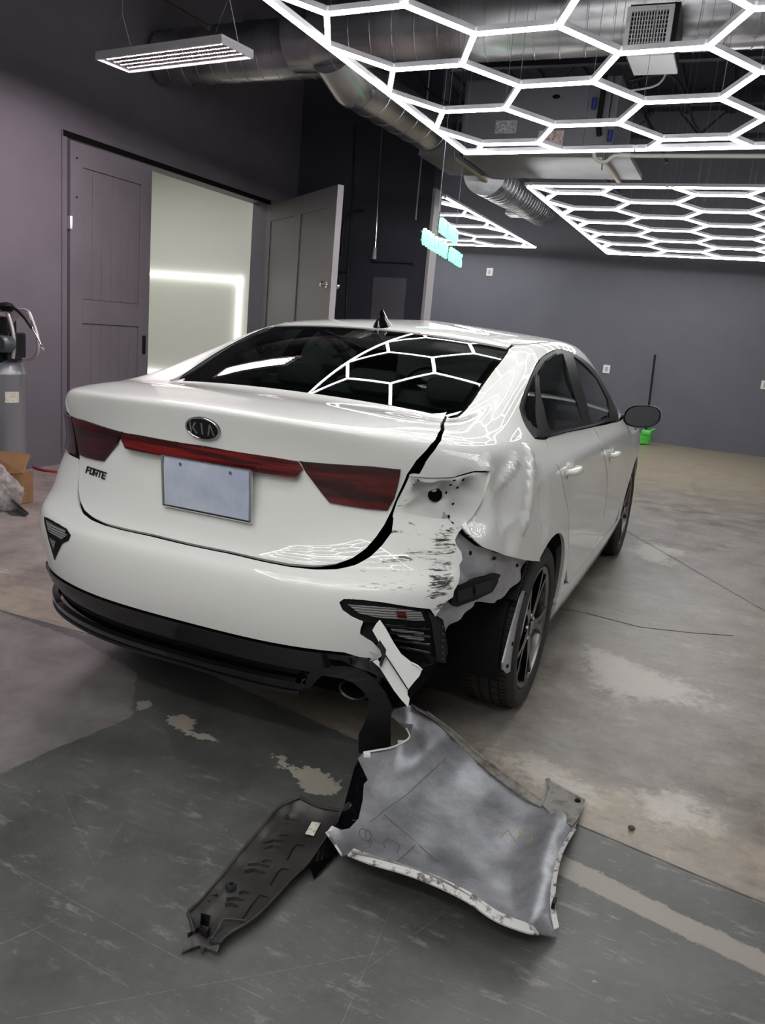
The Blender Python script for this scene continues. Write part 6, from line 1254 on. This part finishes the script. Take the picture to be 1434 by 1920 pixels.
bm = bmesh.new(); add_box(bm, cx((30, 650)), (.03, .16, .20), bev=.01); obj('cylinder_head', bm, DARKMET, cp)
PIPEM = mat('grey_handle_tube', (.45, .43, .44), .35, metal=.5)
tube('handle', catmull([cx(p, -.05) for p in ((0, 580), (12, 584), (22, 612), (26, 640), (24, 672))], 5), .014, PIPEM, cp, 10); tube('handle', catmull([cx(p, .05) for p in ((0, 582), (30, 581), (52, 584), (62, 605), (71, 635), (71, 660), (62, 672), (45, 674), (30, 674))], 5), .013, PIPEM, cp, 10)
tube('air_hose', catmull([cx(p, -.08) for p in ((6, 576), (25, 577), (44, 594), (60, 616))], 5), .010, BLACKM, cp, 8); tube('nozzle', [cx(p, -.08) for p in ((60, 614), (79, 650))], .006, CHROME, cp, 8); tube('nozzle_tip', [cx((76, 652), -.08), cx((82, 655), -.08)], .009, TRIMG, cp, 8)
bm = bmesh.new(); add_lathe(bm, [(0, .03), (.04, .02), (.055, 0), (.04, -.03), (0, -.04)], 14, Matrix.Translation(cx((12, 574), -.05))); obj('knob', bm, BLACKM, cp, smooth=50)
slab('rag', [cx(p, -.02) for p in ((10, 583), (30, 581), (53, 586), (58, 600), (40, 592), (30, 598), (24, 606), (16, 596))], .006, mat('pale_rag', (.42, .38, .38), .9), cp, normal=(0, -1, 0))
CARD = mat('brown_cardboard', (.24, .13, .055), .85, noise=(12, (.30, .17, .075), .4, .7)); FOIL = mat('clear_plastic_film', (.62, .57, .57), .22, coat=.5, noise=(18, (.30, .28, .28), .4, .6)); FOIL.node_tree.nodes['Principled BSDF'].inputs['Alpha'].default_value = .55
cb = thing('cardboard_box', 'open brown cardboard box on the floor before the compressor', 'box', tuple(on((20, 870), 'y', 2.3)))
def qx(p, y): return on(p, 'y', y)
slab('flap', [qx((-30, 843), 2.10), qx((57, 852), 2.10), qx((44, 888), 1.98), qx((-30, 890), 1.98)], .005, CARD, cb)
a, b, c_, d_ = qx((22, 888), 1.98), qx((-60, 890), 1.98), qx((-30, 843), 2.10), qx((57, 852), 2.10)
slab('side', [a, b, (b[0], b[1], 0.005), (a[0], a[1], 0.005)], .005, CARD, cb, normal=(0, -1, 0)); slab('side', [a, (a[0], a[1], .005), (a[0], 2.16, .005), (a[0], 2.16, a[2])], .005, CARD, cb, normal=(1, 0, 0))
# crumpled clear bag
def crumple(name, c, size, seed, m, lab, cat, flat=.4):
    bm = bmesh.new(); bmesh.ops.create_icosphere(bm, subdivisions=4, radius=1.0); rs = np.random.RandomState(seed); D = rs.randn(26, 3); D /= np.linalg.norm(D, axis=1)[:, None]; K = rs.uniform(.55, 1.0, 26)
    for v in bm.verts:
        n = np.array(v.co); r = min(1.0, min(k/max(1e-3, n @ d) for d, k in zip(D, K) if n @ d > .05)); r *= 1+.04*math.sin(13*n[0]+7*n[1])*math.cos(11*n[2]); v.co = Vector((c[0]+n[0]*r*size[0], c[1]+n[1]*r*size[1], max(.003, c[2]+n[2]*r*size[2])))
    return tag(obj(name, bm, m, None, smooth=20), lab, cat)
bc = gp((28, 945))
crumple('plastic_bag', (bc[0]-.02, bc[1]-.14, .135), (.27, .15, .19), 3, FOIL, 'crumpled clear plastic bag on the floor by the left picture edge', 'bag')
GREYS = mat('slate_grey_plastic', (.10, .11, .125), .4)
tag(slab('plastic_scrap', [gp((8, 938), .02), gp((24, 936), .10), gp((40, 950), .06), gp((54, 962), .03), gp((48, 967), .006), gp((20, 965), .006)], .006, GREYS, normal=(0, -.5, .8)), 'dark grey plastic scrap in front of the clear bag', 'scrap')
tag(tube('air_hose', catmull([gp((48, 868), .01), gp((75, 880), .01), gp((110, 884), .01), gp((150, 882), .01), gp((200, 880), .01)], 6), .011, mat('red_rubber', (.28, .03, .04), .5), None, 8), 'red air hose running from the compressor under the car', 'hose')
# mop and bucket
GREEN = mat('lime_green_plastic', (.10, .62, .08), .4)
bk = thing('mop_bucket', 'lime green mop bucket against the far wall', 'bucket', tuple(gp((1203, 832))))
B0 = np.array(gp((1203, 833))); MB_ = Matrix.Translation(B0)
bm = bmesh.new(); add_lathe(bm, [(0, .02), (.10, .02), (.12, .14), (.14, .16), (.125, .155), (.10, .04), (0, .04)], 20, MB_ @ Matrix.Diagonal((1.1, .8, 1, 1))); obj('tub', bm, GREEN, bk, smooth=40)
bm = bmesh.new(); add_box(bm, B0+np.array([.04, 0, .19]), (.14, .12, .08), bev=.02); obj('wringer', bm, GREEN, bk, smooth=40); tube('wringer_handle', [B0+np.array([.06, 0, .20]), B0+np.array([.16, -.02, .26])], .014, GREEN, bk, 8); tube('foot', [B0+np.array([-.1, 0, 0.01]), B0+np.array([.1, 0, 0.01])], .02, GREEN, bk, 8)
mp_ = thing('mop', 'black-handled mop standing in the lime green bucket', 'mop', tuple(B0))
T_ = on((1228, 665), 'y', 11.45); Bt = B0+np.array([.03, 0, .10]); tube('handle', [Bt, T_], .016, BLACKM, mp_, 8); tube('mop_head', [Bt+np.array([0, 0, -.04]), Bt, Bt+(T_-Bt)*.06], [.03, .045, .02], TRIMG, mp_, 10)
# small stone on the concrete
c = gp((1184, 1552), .008); bm = bmesh.new(); bmesh.ops.create_icosphere(bm, subdivisions=2, radius=.010)
for v in bm.verts: v.co = Vector((v.co.x*1.1, v.co.y, v.co.z*.7))+Vector(c)
tag(obj('pebble', bm, mat('brown_stone', (.09, .06, .045), .8), None, smooth=40), 'small brown pebble on the bare concrete', 'stone')
